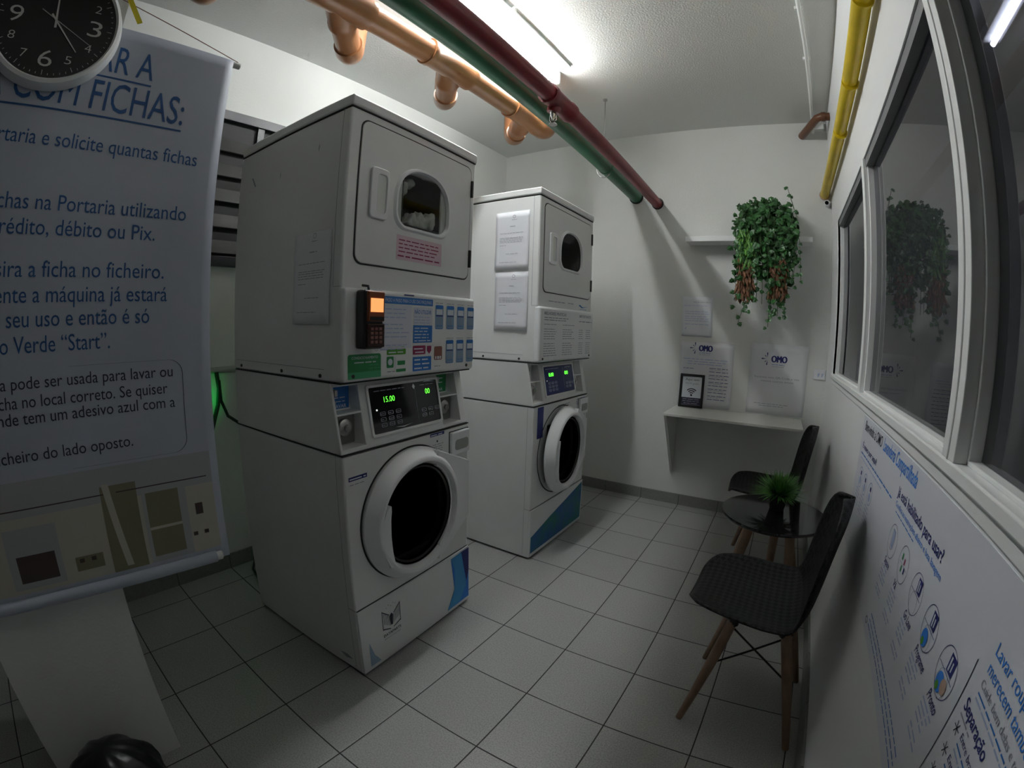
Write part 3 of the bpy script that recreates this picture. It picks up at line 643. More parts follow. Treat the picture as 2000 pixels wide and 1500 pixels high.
bm = B(); tube(bm, [(.078, -.040, 1.370), (.078, -.036, 1.385), (.076, -.012, 1.388)], .004, 10); obj('cable', bm, m_black, crd, smooth=True)
# prints on tower 2
ink = Ink(F0, .0072)
m_bg = mat('ink_teal_mix', (.015, .10, .34), .5, col2=(.01, .16, .13), nscale=9)
ink.poly([(.012, .035), (.012, .135), (.214, .188), (.45, .24), (.655, .285), (.655, .035)], m_bg, name='blue_green_graphic'); ink.done(kp2)
ink = Ink(F0, .0012)
ink.g('number_decal').text('1', .040, .700, .148, m_inkn, width=.062, bold=.05, name='number')
ink.g('logo_decal'); [ink.text('OMO', .555 + q * .0022, .818 + (q % 2) * .001, .032, m_inkn, width=.080, c=q * .0001) for q in range(4)]
for k in range(5):
    a = math.radians(110 + k * 35); ink.poly([(.535 + .006 * math.cos(a), .832 + .006 * math.sin(a)), (.535 + .024 * math.cos(a + .12), .832 + .024 * math.sin(a + .12)), (.535 + .024 * math.cos(a - .12), .832 + .024 * math.sin(a - .12))], m_inkn)
ink.lines(.555, .64, .806, .005, m_inkg); ink.g('small_print').lines(.27, .42, .838, .006, m_inkg); ink.lines(.26, .42, .827, .006, m_inkg)
ink.g('dryer_print').lines(.11, .30, 1.410, .008, m_inkg, 0, .05); ink.lines(.34, .42, 1.412, .008, m_inkg)
ink.poly([(.48, 1.41), (.50, 1.415), (.54, 1.402), (.62, 1.410), (.53, 1.396)], m_inkb); ink.lines(.50, .60, 1.387, .005, m_inkb); ink.done(T2)
ink = Ink(F0, .0188)
ink.text('MELHORES PRÁTICAS', .04, 1.338, .016, m_inkg, width=.25, bold=.02); ink.text('IMPORTANTE', .46, 1.338, .016, m_inkg, width=.17, bold=.02)
ink.lines(.04, .33, 1.322, .008, m_inkg); ink.lines(.04, .33, 1.31, .008, m_inkg); ink.lines(.46, .65, 1.312, .010, m_inkg)
for k in range(14):
    if k in (1, 7): continue
    ink.lines(.04, .185, 1.288 - k * .0125, .006, m_inkg, 0, .3); ink.lines(.25, .40, 1.288 - k * .0125, .006, m_inkg, 0, .3)
    if k > 1: ink.lines(.46, .52, 1.288 - k * .0125, .006, m_inkg); ink.lines(.56, .63, 1.288 - k * .0125, .006, m_inkg)
ink.done(T2)
# wear marks on tower 1 side
ink = Ink(FS, .0009)
ink.poly([(-.152, 1.86), (-.149, 1.85), (-.152, 1.83), (-.155, 1.845)], m_inkg, name='scuff'); ink.poly([(-.381, 1.82), (-.378, 1.80), (-.384, 1.79)], m_inkg, name='scuff')
ink.poly([(-.60, 1.84), (-.57, 1.80), (-.56, 1.80), (-.59, 1.84)], m_inkg, name='scuff'); ink.poly([(-.08, .07), (-.05, .06), (-.09, .05), (-.12, .065)], m_inkg, name='scuff'); ink.done(T1)

# laundry seen through the dryer window
lb = B()
for (x, y, z, r) in ((.325, .035, 1.635, .030), (.375, .040, 1.640, .034), (.425, .045, 1.655, .032), (.280, .05, 1.755, .030), (.325, .055, 1.785, .022), (.268, .06, 1.71, .024)):
    v0 = len(lb.verts); bmesh.ops.create_icosphere(lb, subdivisions=3, radius=r, matrix=Matrix.Translation((x, y, z))); lb.verts.ensure_lookup_table()
    for v in lb.verts[v0:]:
        d = v.co - Vector((x, y, z)); k = 1 + .28 * math.sin(d.x * 150 + z * 40) * math.cos(d.z * 120 + x * 90) + .12 * math.sin(d.y * 240); v.co = Vector((x, y, z)) + d * k
        v.co.x = min(max(v.co.x, .258), .447); v.co.z = min(max(v.co.z, 1.617), 1.794); v.co.y = max(v.co.y, .004)
o = obj('laundry_load', lb, m_cloth, smooth='all'); o.location = T1.location; o.rotation_euler = T1.rotation_euler
tag(o, 'white clothes tumbled behind the round dryer window of the front tower', 'laundry')

# paper notices taped on the machine sides
def paper(root, a0, a1, b0, b1, label, rows, fr, m=m_paper, c=.003, group=None, curl=.006):
    n = 10; bm = B(); v = [[None] * (n + 1) for _ in range(n + 1)]
    def cc(i, j): return c + curl * ((1 - j / n) ** 2) * (.4 + .6 * abs(math.sin(i * .5))) + .001 * math.sin(i * 1.7 + j)
    base = root.matrix_basis if root else Matrix()
    org = base @ fr((a0 + a1) / 2, b0, 0)
    for i in range(n + 1):
        for j in range(n + 1): v[i][j] = bm.verts.new((base @ fr(a0 + (a1 - a0) * i / n, b0 + (b1 - b0) * j / n, cc(i, j))) - org)
    for i in range(n):
        for j in range(n): bm.faces.new((v[i][j], v[i + 1][j], v[i + 1][j + 1], v[i][j + 1]))
    o = obj('paper_notice', bm, m, smooth='all', solid=.0006); o.location = org; tag(o, label, 'paper', group or ('notices on the back wall' if root is None else 'notices taped to the machines'))
    ik = Ink(lambda a, b, c2: (base @ fr(a, b, c + curl * (max(0, 1 - (b - b0) / (b1 - b0)) ** 2) * 1.05 + c2 + .0012)) - org, 0)
    rows(ik); ik.done(o); return o
bpy.context.view_layer.update()
def rowsA(ik, a0, b1):
    ik.outline(circ(a0 + .115, b1 - .012, .009, 16), .002, m_inkg); ik.lines(a0 + .10, a0 + .135, b1 - .03, .004, m_inkg)
    ik.lines(a0 + .09, a0 + .13, b1 - .065, .006, m_inkg, 0, 0)
    for z in (.10, .125, .132, .140, .148): ik.lines(a0 + .03, a0 + .175, b1 - z, .004, m_inkg, 0, .1)
    ik.lines(a0 + .03, a0 + .08, b1 - .165, .004, m_inkg); ik.lines(a0 + .07, a0 + .15, b1 - .21, .004, m_inkg, 0, .05); ik.lines(a0 + .03, a0 + .14, b1 - .255, .004, m_inkg, 0, .05)
paper(T1, -.250, -.048, 1.269, 1.560, 'white typed sheet taped on the side of the front tower', lambda ik: rowsA(ik, -.250, 1.56), FS, curl=.004, c=.003)
paper(T2, -.268, -.060, 1.565, 1.875, 'upper typed sheet taped on the side of the tower numbered 1', lambda ik: rowsA(ik, -.268, 1.86), FS, curl=.005, c=.003)
paper(T2, -.262, -.058, 1.250, 1.555, 'lower typed sheet taped on the side of the tower numbered 1', lambda ik: rowsA(ik, -.262, 1.545), FS, curl=.005, c=.003)

# ------------------------------------------------------------------ back wall notices
FB = lambda a, b, c: Vector((a, YB - c, b))
def star(ik, x, z, r, m):
    for k, a in enumerate((95, 130, 180, 230, 262)):
        a = math.radians(a); l = r * (1.0 if k % 2 == 0 else .7); ik.poly([(x + .25 * r * math.cos(a), z + .25 * r * math.sin(a)), (x + l * math.cos(a - .11), z + l * math.sin(a - .11)), (x + l * 1.1 * math.cos(a), z + l * 1.1 * math.sin(a)), (x + l * math.cos(a + .11), z + l * math.sin(a + .11))], m, name='logo_mark')
def rows1(ik):
    ik.lines(.29, .41, 1.503, .005, m_inkg, 0, 0); ik.lines(.225, .40, 1.478, .005, m_inkl, 0, .1)
    for z in (1.435, 1.420, 1.40, 1.385, 1.37, 1.345): ik.lines(.232, .41, z, .006, m_inkl, 0, .08)
    ik.poly([(.232, 1.305), (.24, 1.32), (.248, 1.325), (.240, 1.31)], m_inkl); ik.rect(.214, .43, 1.262, 1.264, m_inkg)
paper(None, .212, .430, 1.260, 1.543, 'pale blue-grey sheet, topmost of the papers above the lower shelf', rows1, FB, curl=.001)
def rows2(ik):
    [ik.text('OMO', 0.345 + q * .0022, 1.158 + (q % 2) * .001,  .042, m_inkn, width=.095, c=q * .0001) for q in range(4)]; star(ik, .322, 1.178, .038, m_inkn)
    ik.lines(.35, .43, 1.145, .005, m_inkb, 0, 0); ik.lines(.35, .43, 1.133, .004, m_inkg, 0, 0)
    ik.lines(.235, .575, 1.098, .009, m_inkl, 0, .02); ik.lines(.27, .55, 1.080, .009, m_inkl, 0, .02); ik.lines(.27, .54, 1.063, .009, m_inkl, 0, .05)
    ik.lines(.24, .33, 1.03, .006, m_inkn)
    for k in range(10): ik.lines(.43, .58, 1.04 - k * .0245, .007, m_inkn, 0, .12); (k % 2 == 0) and ik.lines(.43, .55, 1.03 - k * .0245, .005, m_inkg, 0, .3)
paper(None, .213, .598, .762, 1.222, 'white poster with navy OMO letters behind the framed wifi sign', rows2, FB, m_paper2, curl=.001, c=.0035)
def rows3(ik):
    [ik.text('OMO', 0.86 + q * .0022, 1.12 + (q % 2) * .001,  .044, m_inkn, width=.105, c=q * .0001) for q in range(4)]; star(ik, .836, 1.141, .040, m_inkn)
    ik.lines(.865, .955, 1.103, .005, m_inkb, 0, 0); ik.lines(.865, .95, 1.090, .004, m_inkg, 0, 0)
    ik.text('Escaneie este QR Code e veja', .755, 1.010, .013, m_inkg, width=.31); ik.text('nossos outros avisos', .80, .985, .013, m_inkg, width=.225)
    ik.lines(.765, 1.0, .832, .006, m_inkg, 0, 0); ik.lines(.80, .98, .818, .006, m_inkg, 0, 0)
paper(None, .712, 1.112, .764, 1.243, 'white poster with navy OMO letters standing alone nearer the window wall', rows3, FB, m_paper2, curl=.001)
def rows4(ik):
    ik.poly([(1.185, 1.07), (1.20, 1.075), (1.195, 1.055), (1.187, 1.045)], m_inkl); ik.poly([(1.212, 1.07), (1.225, 1.075), (1.22, 1.055), (1.213, 1.045)], m_inkl)
paper(None, 1.157, 1.238, 1.030, 1.098, 'small pale note on the back wall beside the window corner', rows4, FB, curl=.004)

# ------------------------------------------------------------------ long poster on the partition
PO = empty('wall_poster', (XR, .25, .60), 'long white instruction poster with blue title on the partition beside the chairs', 'poster')
FPo = lambda a, b, c: Vector((-c, -a - .25, b - .60))
boxo('sheet', (-.0015, 0, -1.15, .985, -.002, .44), m_poster, PO)
ink = Ink(FPo, .0022); sh = .35
ink.g('title').text('Bem-vindo à OMO', -1.19, .995, .033, m_ink, width=.295, shear=sh, bold=.005); ink.text('Lavanderia Compartilhada', -.875, .995, .036, m_inkB, width=.37, shear=sh, bold=.006)
ink.g('left_column').text('É novo por aqui?', -1.182, .935, .019, m_inkn, width=.255, bold=.01)
ink.lines(-1.19, -.68, .915, .008, m_inkb, 0, .02); ink.lines(-1.19, -.80, .900, .006, m_inkl, 0, .02)
for y in (1.13, 1.04, .94): ink.outline(circ(-y, .845, .034, 28), .0015, m_inkb); ink.poly(circ(-y, .835, .014, 12), m_inkl); ink.rect(-y - .008, -y + .010, .852, .866, m_inkn); [ink.lines(-y - .035, -y + .035, .80 - .012 * k, .006, m_inkl) for k in range(5)]
ink.g('heading').text('Já está habilitado para usar?', -.636, .941, .023, m_inkn, width=.37, bold=.012)
ink.text('Confira as instruções abaixo e boa lavagem', -.633, .917, .013, m_inkB, width=.385); ink.lines(-.62, -.44, .905, .005, m_inkb, 0, 0)
for k, (y, t, w_) in enumerate(((.585, 'Separe', .045), (.462, 'Vá', .02), (.338, 'Go Lave', .05), (.222, 'Programe', .06), (.105, 'Pronto', .045))):
    ink.g('step_picture').outline(circ(-y, .845, .040, 36), .0012, m_inkn)
    if k == 0: ink.rect(-y - .010, -y + .012, .83, .872, m_inkl); ink.outline(rrect(-y - .014, -y + .006, .825, .872, .003, 2), .0015, m_inkn)
    if k == 1:
        for dx, dz, mm2 in ((-.015, .012, m_inkgr), (.005, .008, m_inkm), (-.008, -.012, m_inkgr), (.014, -.008, m_inkn)): ink.rect(-y + dx - .004, -y + dx + .004, .845 + dz - .007, .845 + dz + .007, mm2)
        ink.rect(-y - .03, -y + .03, .842, .8432, m_inkg)
    if k >= 2:
        ink.rect(-y - .004, -y + .022, .849, .878, m_inkn); ink.rect(-y + .001, -y + .006, .852, .874, m_inkw, .0004); ink.rect(-y + .011, -y + .015, .855, .870, m_inkw, .0004); ink.rect(-y - .034, -y + .034, .8445, .8458, m_inkn, .0003)
        if k > 2:
            ink.poly(circ(-y - .006, .824, .016, 20), m_inkB, .0004); ink.poly(circ(-y - .010, .816, .007, 12), m_inklg, .0007)
            if k == 4: ink.poly(circ(-y + .012, .828, .012, 16), m_inkt, .0006)
        ink.outline(circ(-y, .826, .023, 24), .001, m_inkg, .0003)
    ink.g('step_caption').text(t, -y - .026, .783, .018, m_inkn, width=w_ * 1.15, shear=sh, bold=.004)
    for q in range(7): (q != 4) and ink.lines(-y - .035, -y + .03, .772 - q * .0105, .006, m_inkl, 0, .3)
ink.g('ring_mark').outline(circ(-.605, .624, .012, 20, .008), .002, m_ink)
for z in (.655, .640, .626): ink.g('footnote').lines(-.58, -.10, z, .005, m_inkb, 0, .05)
ink.g('divider').rect(-.037, -.035, .62, .918, m_ink)
ink.g('right_column').text('Lavar roupas', -.003, .948, .017, m_inkB, width=.125); ink.text('merecem também', -.003, .923, .017, m_inkB, width=.165)
ink.text('Cuide bem delas e tenha', -.003, .903, .011, m_inkg, width=.17); ink.lines(.0, .25, .893, .005, m_inkb, 0, 0); ink.lines(.0, .22, .885, .005, m_inkl, 0, 0)
ink.text('Separação', -.016, .858, .018, m_inkn, width=.098, bold=.012); ink.lines(-.015, .03, .848, .005, m_inkg, 0, 0)
for z, t in ((.832, 'Entre brancos'), (.795, 'Entre cores'), (.758, 'Por tecido')):
    for a_ in (0, 60, 120): c_, s_ = math.cos(math.radians(a_)), math.sin(math.radians(a_)); ink.poly([(-.005 - .010 * c_ - .0008 * s_, z - .010 * s_ + .0008 * c_), (-.005 - .010 * c_ + .0008 * s_, z - .010 * s_ - .0008 * c_), (-.005 + .010 * c_ + .0008 * s_, z + .010 * s_ - .0008 * c_), (-.005 + .010 * c_ - .0008 * s_, z + .010 * s_ + .0008 * c_)], m_ink)
    ink.text(t, .014, z, .010, m_inkn, width=.085); ink.lines(.014, .12, z - .010, .005, m_inkb); ink.lines(.014, .12, z - .019, .005, m_inkl)
ink.done(PO)

# ------------------------------------------------------------------ shelves
S1 = empty('wall_shelf', (.67, YB, 1.93), 'upper white shelf on the back wall that carries the hanging plant', 'shelf')
boxo('board', (-.42, .435, -.155, 0, -.018, .018), m_frame, S1, bevel=.002)
S2 = empty('wall_shelf', (.655, YB, .752), 'lower white laminate shelf with side bracket under the posters', 'shelf')
boxo('board', (-.45, .45, -.395, 0, -.016, 0), m_shelf, S2, bevel=.0015)
bm = B(); prism(bm, [(-.38, -.017), (0, -.017), (0, -.50), (-.02, -.50)], lambda a, b, c: Vector((c, a, b)), -.445, -.428); obj('bracket', bm, m_shelf, S2)

# framed wifi sign
Wf = empty('picture_frame', (.318, 2.772, .7535), 'black framed wifi sign leaning on the lower shelf', 'sign', rz=0)
Wf.rotation_euler = (-.10, 0, math.radians(3))
FW = lambda a, b, c: Vector((a, -c, b))
bm = B(); ring_prism(bm, rrect(-.088, .088, 0, .238, .003, 2), rrect(-.070, .070, .018, .220, .002, 2), FW, 0, .014); obj('frame', bm, m_black, Wf, bevel=.002)
bm = B(); prism(bm, rrect(-.072, .072, .016, .222, .001, 1), FW, .001, .006); pr_ = obj('print', bm, m_inkw, Wf)
ik = Ink(FW, .0066)
ik.text('Aqui tem', -.05, .192, .016, m_ink, width=.10); ik.text('WI-FI grátis', -.05, .165, .013, m_inkg, width=.10)
for k, r in enumerate((.014, .028, .042)):
    for q in range(10):
        a0, a1 = [math.radians(45 + 90 * (q + t) / 10) for t in (0, 1)]
        ik.poly([(r * math.cos(a0), .088 + r * math.sin(a0)), ((r + .007) * math.cos(a0), .088 + (r + .007) * math.sin(a0)), ((r + .007) * math.cos(a1), .088 + (r + .007) * math.sin(a1)), (r * math.cos(a1), .088 + r * math.sin(a1))][::-1], m_ink, name='wifi_symbol')
ik.poly(circ(0, .088, .008, 16), m_ink, name='wifi_symbol'); ik.rect(-.070, .070, .019, .070, m_ink, name='black_band')
ik.lines(-.06, .06, .056, .007, m_inkg, .0004, 0); ik.lines(-.06, .06, .042, .007, m_inkg, .0004, 0); ik.lines(-.05, .05, .027, .007, m_inkg, .0004, 0)
ik.done(pr_)

# ------------------------------------------------------------------ hanging plant
IV = empty('hanging_ivy', (.80, 2.715, 1.948), 'bushy trailing ivy with brown dry strands on the upper shelf', 'plant')
bm = B(); lathe(bm, [(.055, 0), (.075, .10), (.078, .11), (.072, .11), (.0001, .105)], 0, 0, 'z', 32); obj('pot', bm, m_black, IV, smooth=True)
def leaf(bm, p, d, up, s, shape=0):
    d = d.normalized(); sd = d.cross(up); sd = sd.normalized() if sd.length > .01 else Vector((1, 0, 0)); nn = sd.cross(d)
    if shape == 0: prof = [(0, .0), (.12, .38), (.30, .62), (.42, .36), (.62, .42), (1.0, 0)]
    else: prof = [(0, 0), (.3, .16), (.6, .15), (1, 0)]
    mid = [bm.verts.new(p + d * s * t + nn * s * .10 * math.sin(t * 3)) for t in (0, .45, 1.0)]
    for q in (-1, 1):
        e = [bm.verts.new(p + d * s * t + sd * q * s * w_ * .9 - nn * s * .10 * w_) for t, w_ in prof[1:-1]]
        try: bm.faces.new([mid[0]] + e + [mid[2], mid[1]] if q > 0 else [mid[1], mid[2]] + e[::-1] + [mid[0]])
        except ValueError: pass
rnd = random.Random(3)
def vine(lb_, sb_, path, n, s, spread):
    for i in range(n):
        t = rnd.random() * (len(path) - 1.001); k = int(t); p = path[k].lerp(path[k + 1], t - k) + Vector((rnd.gauss(0, spread), rnd.gauss(0, spread), rnd.gauss(0, spread)))
        d = Vector((rnd.gauss(0, .7), rnd.gauss(-.5, .5), rnd.gauss(-.7, .5))); leaf(lb_, p, d, Vector((rnd.gauss(0, .4), -1, rnd.gauss(0, .4))), s * rnd.uniform(.7, 1.25))
lb_, sb_ = B(), B()
for i in range(46):   # arching stems
    a = rnd.uniform(0, 2 * PI); ox = rnd.uniform(.05, .19) * (1 if math.cos(a) > 0 else -1) * abs(math.cos(a)) ** .5; oy = -abs(math.sin(a)) * rnd.uniform(.04, .13) - .02
    rise = rnd.uniform(.11, .25); drop = rnd.uniform(.05, .50)
    path = [Vector((0, 0, .10)), Vector((ox * .5, oy * .5, rise)), Vector((ox, oy, rise * .75)), Vector((ox * 1.05, oy - .07, -.02)), Vector((ox * 1.08, oy - .08, -drop))]
    tube(sb_, path, .002, 5); vine(lb_, sb_, path[1:], 30, .040, .016)
for i in range(420):  # dense dome and column of leaves
    z = rnd.uniform(-.30, .20); hw = .19 if z > 0 else .175
    x = rnd.uniform(-hw, hw) * (1 if z < .1 else 1 - (z - .1) * 3); leaf(lb_, Vector((x, -.15 - rnd.uniform(-.03, .05) if z < .02 else rnd.uniform(-.16, .03), z)), Vector((rnd.gauss(0, .6), rnd.gauss(-.3, .4), -1)), Vector((rnd.gauss(0, .4), -1, .3)), rnd.uniform(.03, .048))
for (x, z0, z1) in ((-.135, -.35, -.58), (-.11, -.35, -.50), (.02, -.3, -.60), (.03, -.4, -.55), (.13, -.38, -.52), (.10, -.4, -.53), (-.20, .0, -.22), (-.17, .05, -.18), (.20, .10, -.34), (.215, -.05, -.30), (.18, .16, -.1)):
    path = [Vector((x * .8, -.14, z0 + .15)), Vector((x, -.17, z0)), Vector((x + rnd.uniform(-.02, .02), -.175, (z0 + z1) / 2)), Vector((x + rnd.uniform(-.03, .03), -.17, z1))]
    tube(sb_, path, .0018, 5)
    for k in range(9): t = k / 8 * 2.99; q = int(t); leaf(lb_, path[q].lerp(path[q + 1], t - q) + Vector((rnd.uniform(-.012, .012), 0, 0)), Vector((rnd.uniform(-1, 1), -.3, -.8)), Vector((rnd.gauss(0, .3), -1, .2)), rnd.uniform(.026, .036))
obj('ivy_leaves', lb_, m_leaf, IV); obj('stems', sb_, m_stem, IV)
def strands(name, m, x0, x1, z0, z1, n, s, sh=1):
    b_ = B()
    for i in range(n):
        x = rnd.uniform(x0, x1); z = rnd.uniform(z0, z1); leaf(b_, Vector((x, rnd.uniform(-.20, -.13), z)), Vector((rnd.gauss(0, .35), rnd.gauss(-.1, .25), -1)), Vector((rnd.gauss(0, .5), -1, 0)), s * rnd.uniform(.6, 1.3), sh)
    obj(name, b_, m, IV)
strands('fern_fronds', m_leafb, -.17, -.06, -.20, .02, 420, .045)
strands('dry_strands', m_dry, -.175, -.075, -.41, -.17, 380, .05); strands('dry_strands', m_dry, .03, .135, -.40, -.17, 320, .045)

# ------------------------------------------------------------------ chairs, table, grass
def chair(loc, rz, label):
    Ch = empty('side_chair', loc, label, 'chair', rz, 'black chairs along the window wall')   # faces local -x
    prof = [(-.247, .424, .05), (-.246, .434, .11), (-.238, .443, .150), (-.215, .450, .188), (-.16, .452, .214), (-.09, .447, .227), (0, .438, .232), (.07, .440, .230), (.115, .462, .222), (.140, .505, .210), (.152, .58, .195), (.162, .66, .186), (.172, .72, .177), (.182, .768, .160), (.188, .798, .132), (.192, .820, .094), (.194, .831, .055), (.195, .835, .02)]
    bm = B(); nu = 17; rows = []
    fine = []
    for a, b in zip(prof, prof[1:]):
        for t in (0, .5): fine.append(tuple(a[k] + (b[k] - a[k]) * t for k in range(3)))
    fine.append(prof[-1])
    for i, (x, z, hw) in enumerate(fine):
        f = i / (len(fine) - 1); row = []
        back = max(0, min(1, (x - .06) / .09))
        for k in range(nu):
            t = -1 + 2 * k / (nu - 1); c = abs(t) ** 2.6
            row.append(bm.verts.new((x - back * .042 * c, t * hw, z + (1 - back) * .026 * c * (1 if f > .12 else f * 8))))
        rows.append(row)
    for a, b in zip(rows, rows[1:]):
        for k in range(nu - 1): bm.faces.new((a[k], a[k + 1], b[k + 1], b[k]))
    o = obj('seat_shell', bm, m_seat, Ch, smooth='all'); s = o.modifiers.new('s', 'SOLIDIFY'); s.thickness = .012; s.offset = -1
    sb = o.modifiers.new('ss', 'SUBSURF'); sb.levels = 1; sb.render_levels = 1
    tops = {}
    for sx in (-1, 1):
        for sy in (-1, 1):
            top = Vector((sx * .085 - .01, sy * .10, .405)); ft = Vector((sx * .190 + .01, sy * .185, 0)); tops[sx, sy] = (top, ft)
            bm = B(); tube(bm, [top, top.lerp(ft, .35), top.lerp(ft, .97), ft], [.017, .0185, .0125, .012], 14); obj('leg', bm, m_wood, Ch, smooth=True)
    bm = B()
    for k in ((-1, -1), (-1, 1), (1, -1), (1, 1)):
        t_, f_ = tops[k]; tube(bm, [t_ + Vector((0, 0, .018)), t_ + Vector((0, 0, -.02))], .0195, 12)
    box(bm, -.10, .085, -.115, -.095, .402, .418); box(bm, -.10, .085, .095, .115, .402, .418); box(bm, -.11, -.09, -.11, .11, .402, .418); box(bm, .07, .09, -.11, .11, .402, .418)
    obj('mount_frame', bm, m_black, Ch)
    bm = B()
    for s in (-1, 1):
        for a, b in (((-1, s), (1, s)), ((s, -1), (s, 1))):
            for (p, q) in ((a, b), (b, a)):
                tube(bm, [tops[p][0].lerp(tops[p][1], .06), tops[q][0].lerp(tops[q][1], .42)], .0035, 8)
    obj('wire_brace', bm, m_black, Ch, smooth=True)
    return Ch
chair((1.005, .93, 0), math.radians(-2), 'black plastic chair with wooden legs nearest the camera')
chair((.975, 2.10, 0), math.radians(3), 'black plastic chair with wooden legs behind the round table')
TB = empty('side_table', (.985, 1.61, 0), 'low round table with glossy black top and wooden legs between the chairs', 'table')
bm = B(); lathe(bm, [(.0001, .482), (.236, .482), (.246, .486), (.25, .494), (.246, .500), (.0001, .500)], 0, 0, 'z', 72); obj('tabletop', bm, m_blackgloss, TB, smooth=True)
for k in range(3):
    a = math.radians(200 + 120 * k); d = Vector((math.cos(a), math.sin(a), 0)); bm = B(); tube(bm, [d * .10 + Vector((0, 0, .482)), d * .19], [.025, .017], 18); obj('leg', bm, m_wood, TB, smooth=True)
GP = empty('potted_grass', (.99, 1.66, .500), 'spiky green artificial grass in a small black pot on the round table', 'plant')
bm = B(); lathe(bm, [(.0001, 0), (.034, 0), (.048, .075), (.050, .080), (.044, .080), (.0001, .072)], 0, 0, 'z', 36); obj('pot', bm, m_black, GP, smooth=True)
bm = B()
for i in range(520):
    a = rnd.uniform(0, 2 * PI); el = rnd.uniform(.15, 1.45); L_ = rnd.uniform(.085, .15) * (1 if el < 1.0 else .85); r0 = rnd.uniform(0, .03); d = Vector((math.cos(a) * math.cos(el), math.sin(a) * math.cos(el), math.sin(el)))
    p0 = Vector((r0 * math.cos(a), r0 * math.sin(a), .072)); sd = d.cross(Vector((0, 0, 1))).normalized(); pts = []
    for t in (0, .5, 1): pts.append(p0 + d * L_ * t + Vector((0, 0, -.030 * t * t * math.cos(el))))
    w_ = .0026; A_ = [bm.verts.new(pts[0] + sd * w_), bm.verts.new(pts[0] - sd * w_), bm.verts.new(pts[1] - sd * w_ * 1.3), bm.verts.new(pts[1] + sd * w_ * 1.3)]; tip = bm.verts.new(pts[2])
    bm.faces.new(A_); bm.faces.new((A_[3], A_[2], tip))
obj('grass_blades', bm, m_grass, GP)

# ------------------------------------------------------------------ left wall: louvre window, wiring
bm = B(); y0, y1, z0, z1 = -.35, 1.35, 1.55, 2.34
box(bm, XL, XL + .03, y0, y1, z0, z0 + .05); box(bm, XL, XL + .03, y0, y1, z1 - .05, z1); box(bm, XL, XL + .03, y0, y0 + .04, z0, z1); box(bm, XL, XL + .03, y1 - .04, y1, z0, z1); box(bm, XL, XL + .022, .50, .54, z0, z1)
LV = struct(obj('window_4', bm, m_louv, bevel=.002))
boxo('backing', (XL + .0005, XL + .002, y0 + .03, y1 - .03, z0 + .03, z1 - .03), m_dark, LV)
zz = z0 + .06
while zz < z1 - .12:
    bm = B(); prism(bm, [(.004, .066), (.008, .070), (.026, .004), (.022, .0)], lambda a, b, c: Vector((XL + a, c, zz + b)), y0 + .04, y1 - .04); obj('louvre_slat', bm, m_slat, LV); zz += .128
bm = B(); tube(bm, [(XL + .012, -.3, 1.05), (XL + .012, 1.4, 1.045)], .016, 12); tag(obj('conduit', bm, m_pale, smooth=True), 'pale conduit running level along the left wall above the green glow', 'conduit')
HS = empty('hose_set', (XL + .03, .33, .70), 'dark hoses hanging on the left wall in the green glow', 'hose')
bm = B(); tube(bm, [(.0, .0, .34), (.0, .01, .26), (.0, .0, .18), (-.01, -.04, .05), (-.01, -.05, -.06)], .011, 12); obj('hose', bm, m_rubber, HS, smooth=True)
bm = B(); tube(bm, [(.0, .012, .30), (.0, .018, .20), (.0, .05, .12), (.0, .13, .06), (.03, .25, .04)], .008, 12); obj('hose', bm, m_rubber, HS, smooth=True)
AD = empty('power_adapter', (XL + .02, .262, .92), 'small wall adapter with green light behind the banner edge', 'adapter')
boxo('body', (-.018, .03, -.05, -.012, -.05, .05), m_black, AD, bevel=.004)
bm = B(); tube(bm, [(.026, -.016, 0), (.026, -.004, 0)], .008, 12); obj('indicator', bm, m_glow, AD)
bm = B(); tube(bm, [(XL + .05, .45, .30), (XL + .04, .44, .10), (XL + .06, .42, .02), (XL + .12, .38, .012), (XL + .3, .34, .012)], .006, 10); tag(obj('drain_hose', bm, m_slat, smooth=True), 'thin grey hose dropping to the floor behind the front tower', 'hose')

# ------------------------------------------------------------------ banner
def bx(y, z):    # banner face x from (y, z)
    t = max(0, min(1, (2.0 - z) / 1.33)); s = (y + 1.07) / 1.0
    return -.332 + t * (.004 + .075 * s) + .006 * math.sin(y * 9 + 1) * t * (1 - t) * 4
def bsk(y, z): return y - .030 * max(0, (2.0 - z) / 1.33) * 1.0
FBN = lambda a, b, c: Vector((bx(a, b) + c, bsk(a, b), b))
BN = empty('hanging_banner', (-.33, -.57, .66), 'large white vinyl banner with blue instructions hanging by the pillar', 'banner')
org = Vector(BN.location); FBl = lambda a, b, c: FBN(a, b, c) - org
bm = B(); n, mm_ = 40, 44; v = [[bm.verts.new(FBl(-1.07 + 1.010 * i / n, .655 + (2.020 - .655) * j / mm_, 0)) for j in range(mm_ + 1)] for i in range(n + 1)]
for i in range(n):
    for j in range(mm_): bm.faces.new((v[i][j], v[i + 1][j], v[i + 1][j + 1], v[i][j + 1]))
o = obj('sheet', bm, m_banner, BN, smooth='all', solid=.001); o.modifiers['s'].offset = -1
bm = B(); tube(bm, [FBl(-1.10, 2.013, -.010), FBl(-.036, 2.013, -.010)], .009, 14); obj('top_rod', bm, m_ltgrey, BN, smooth=True)
bm = B(); tube(bm, [FBl(-1.09, .662, -.002), FBl(-.098, .662, -.002)], .0165, 20); obj('bottom_rod', bm, m_banner, BN, smooth=True)
bm = B()
for y in (-1.09, -.099): s = 1 if y > -.5 else -1; tube(bm, [FBl(y - s * .002, .662, -.002), FBl(y + s * .016, .662, -.002), FBl(y + s * .020, .662, -.002)], [.013, .013, .008], 16)
obj('rod_cap', bm, m_ltgrey, BN, smooth=True)
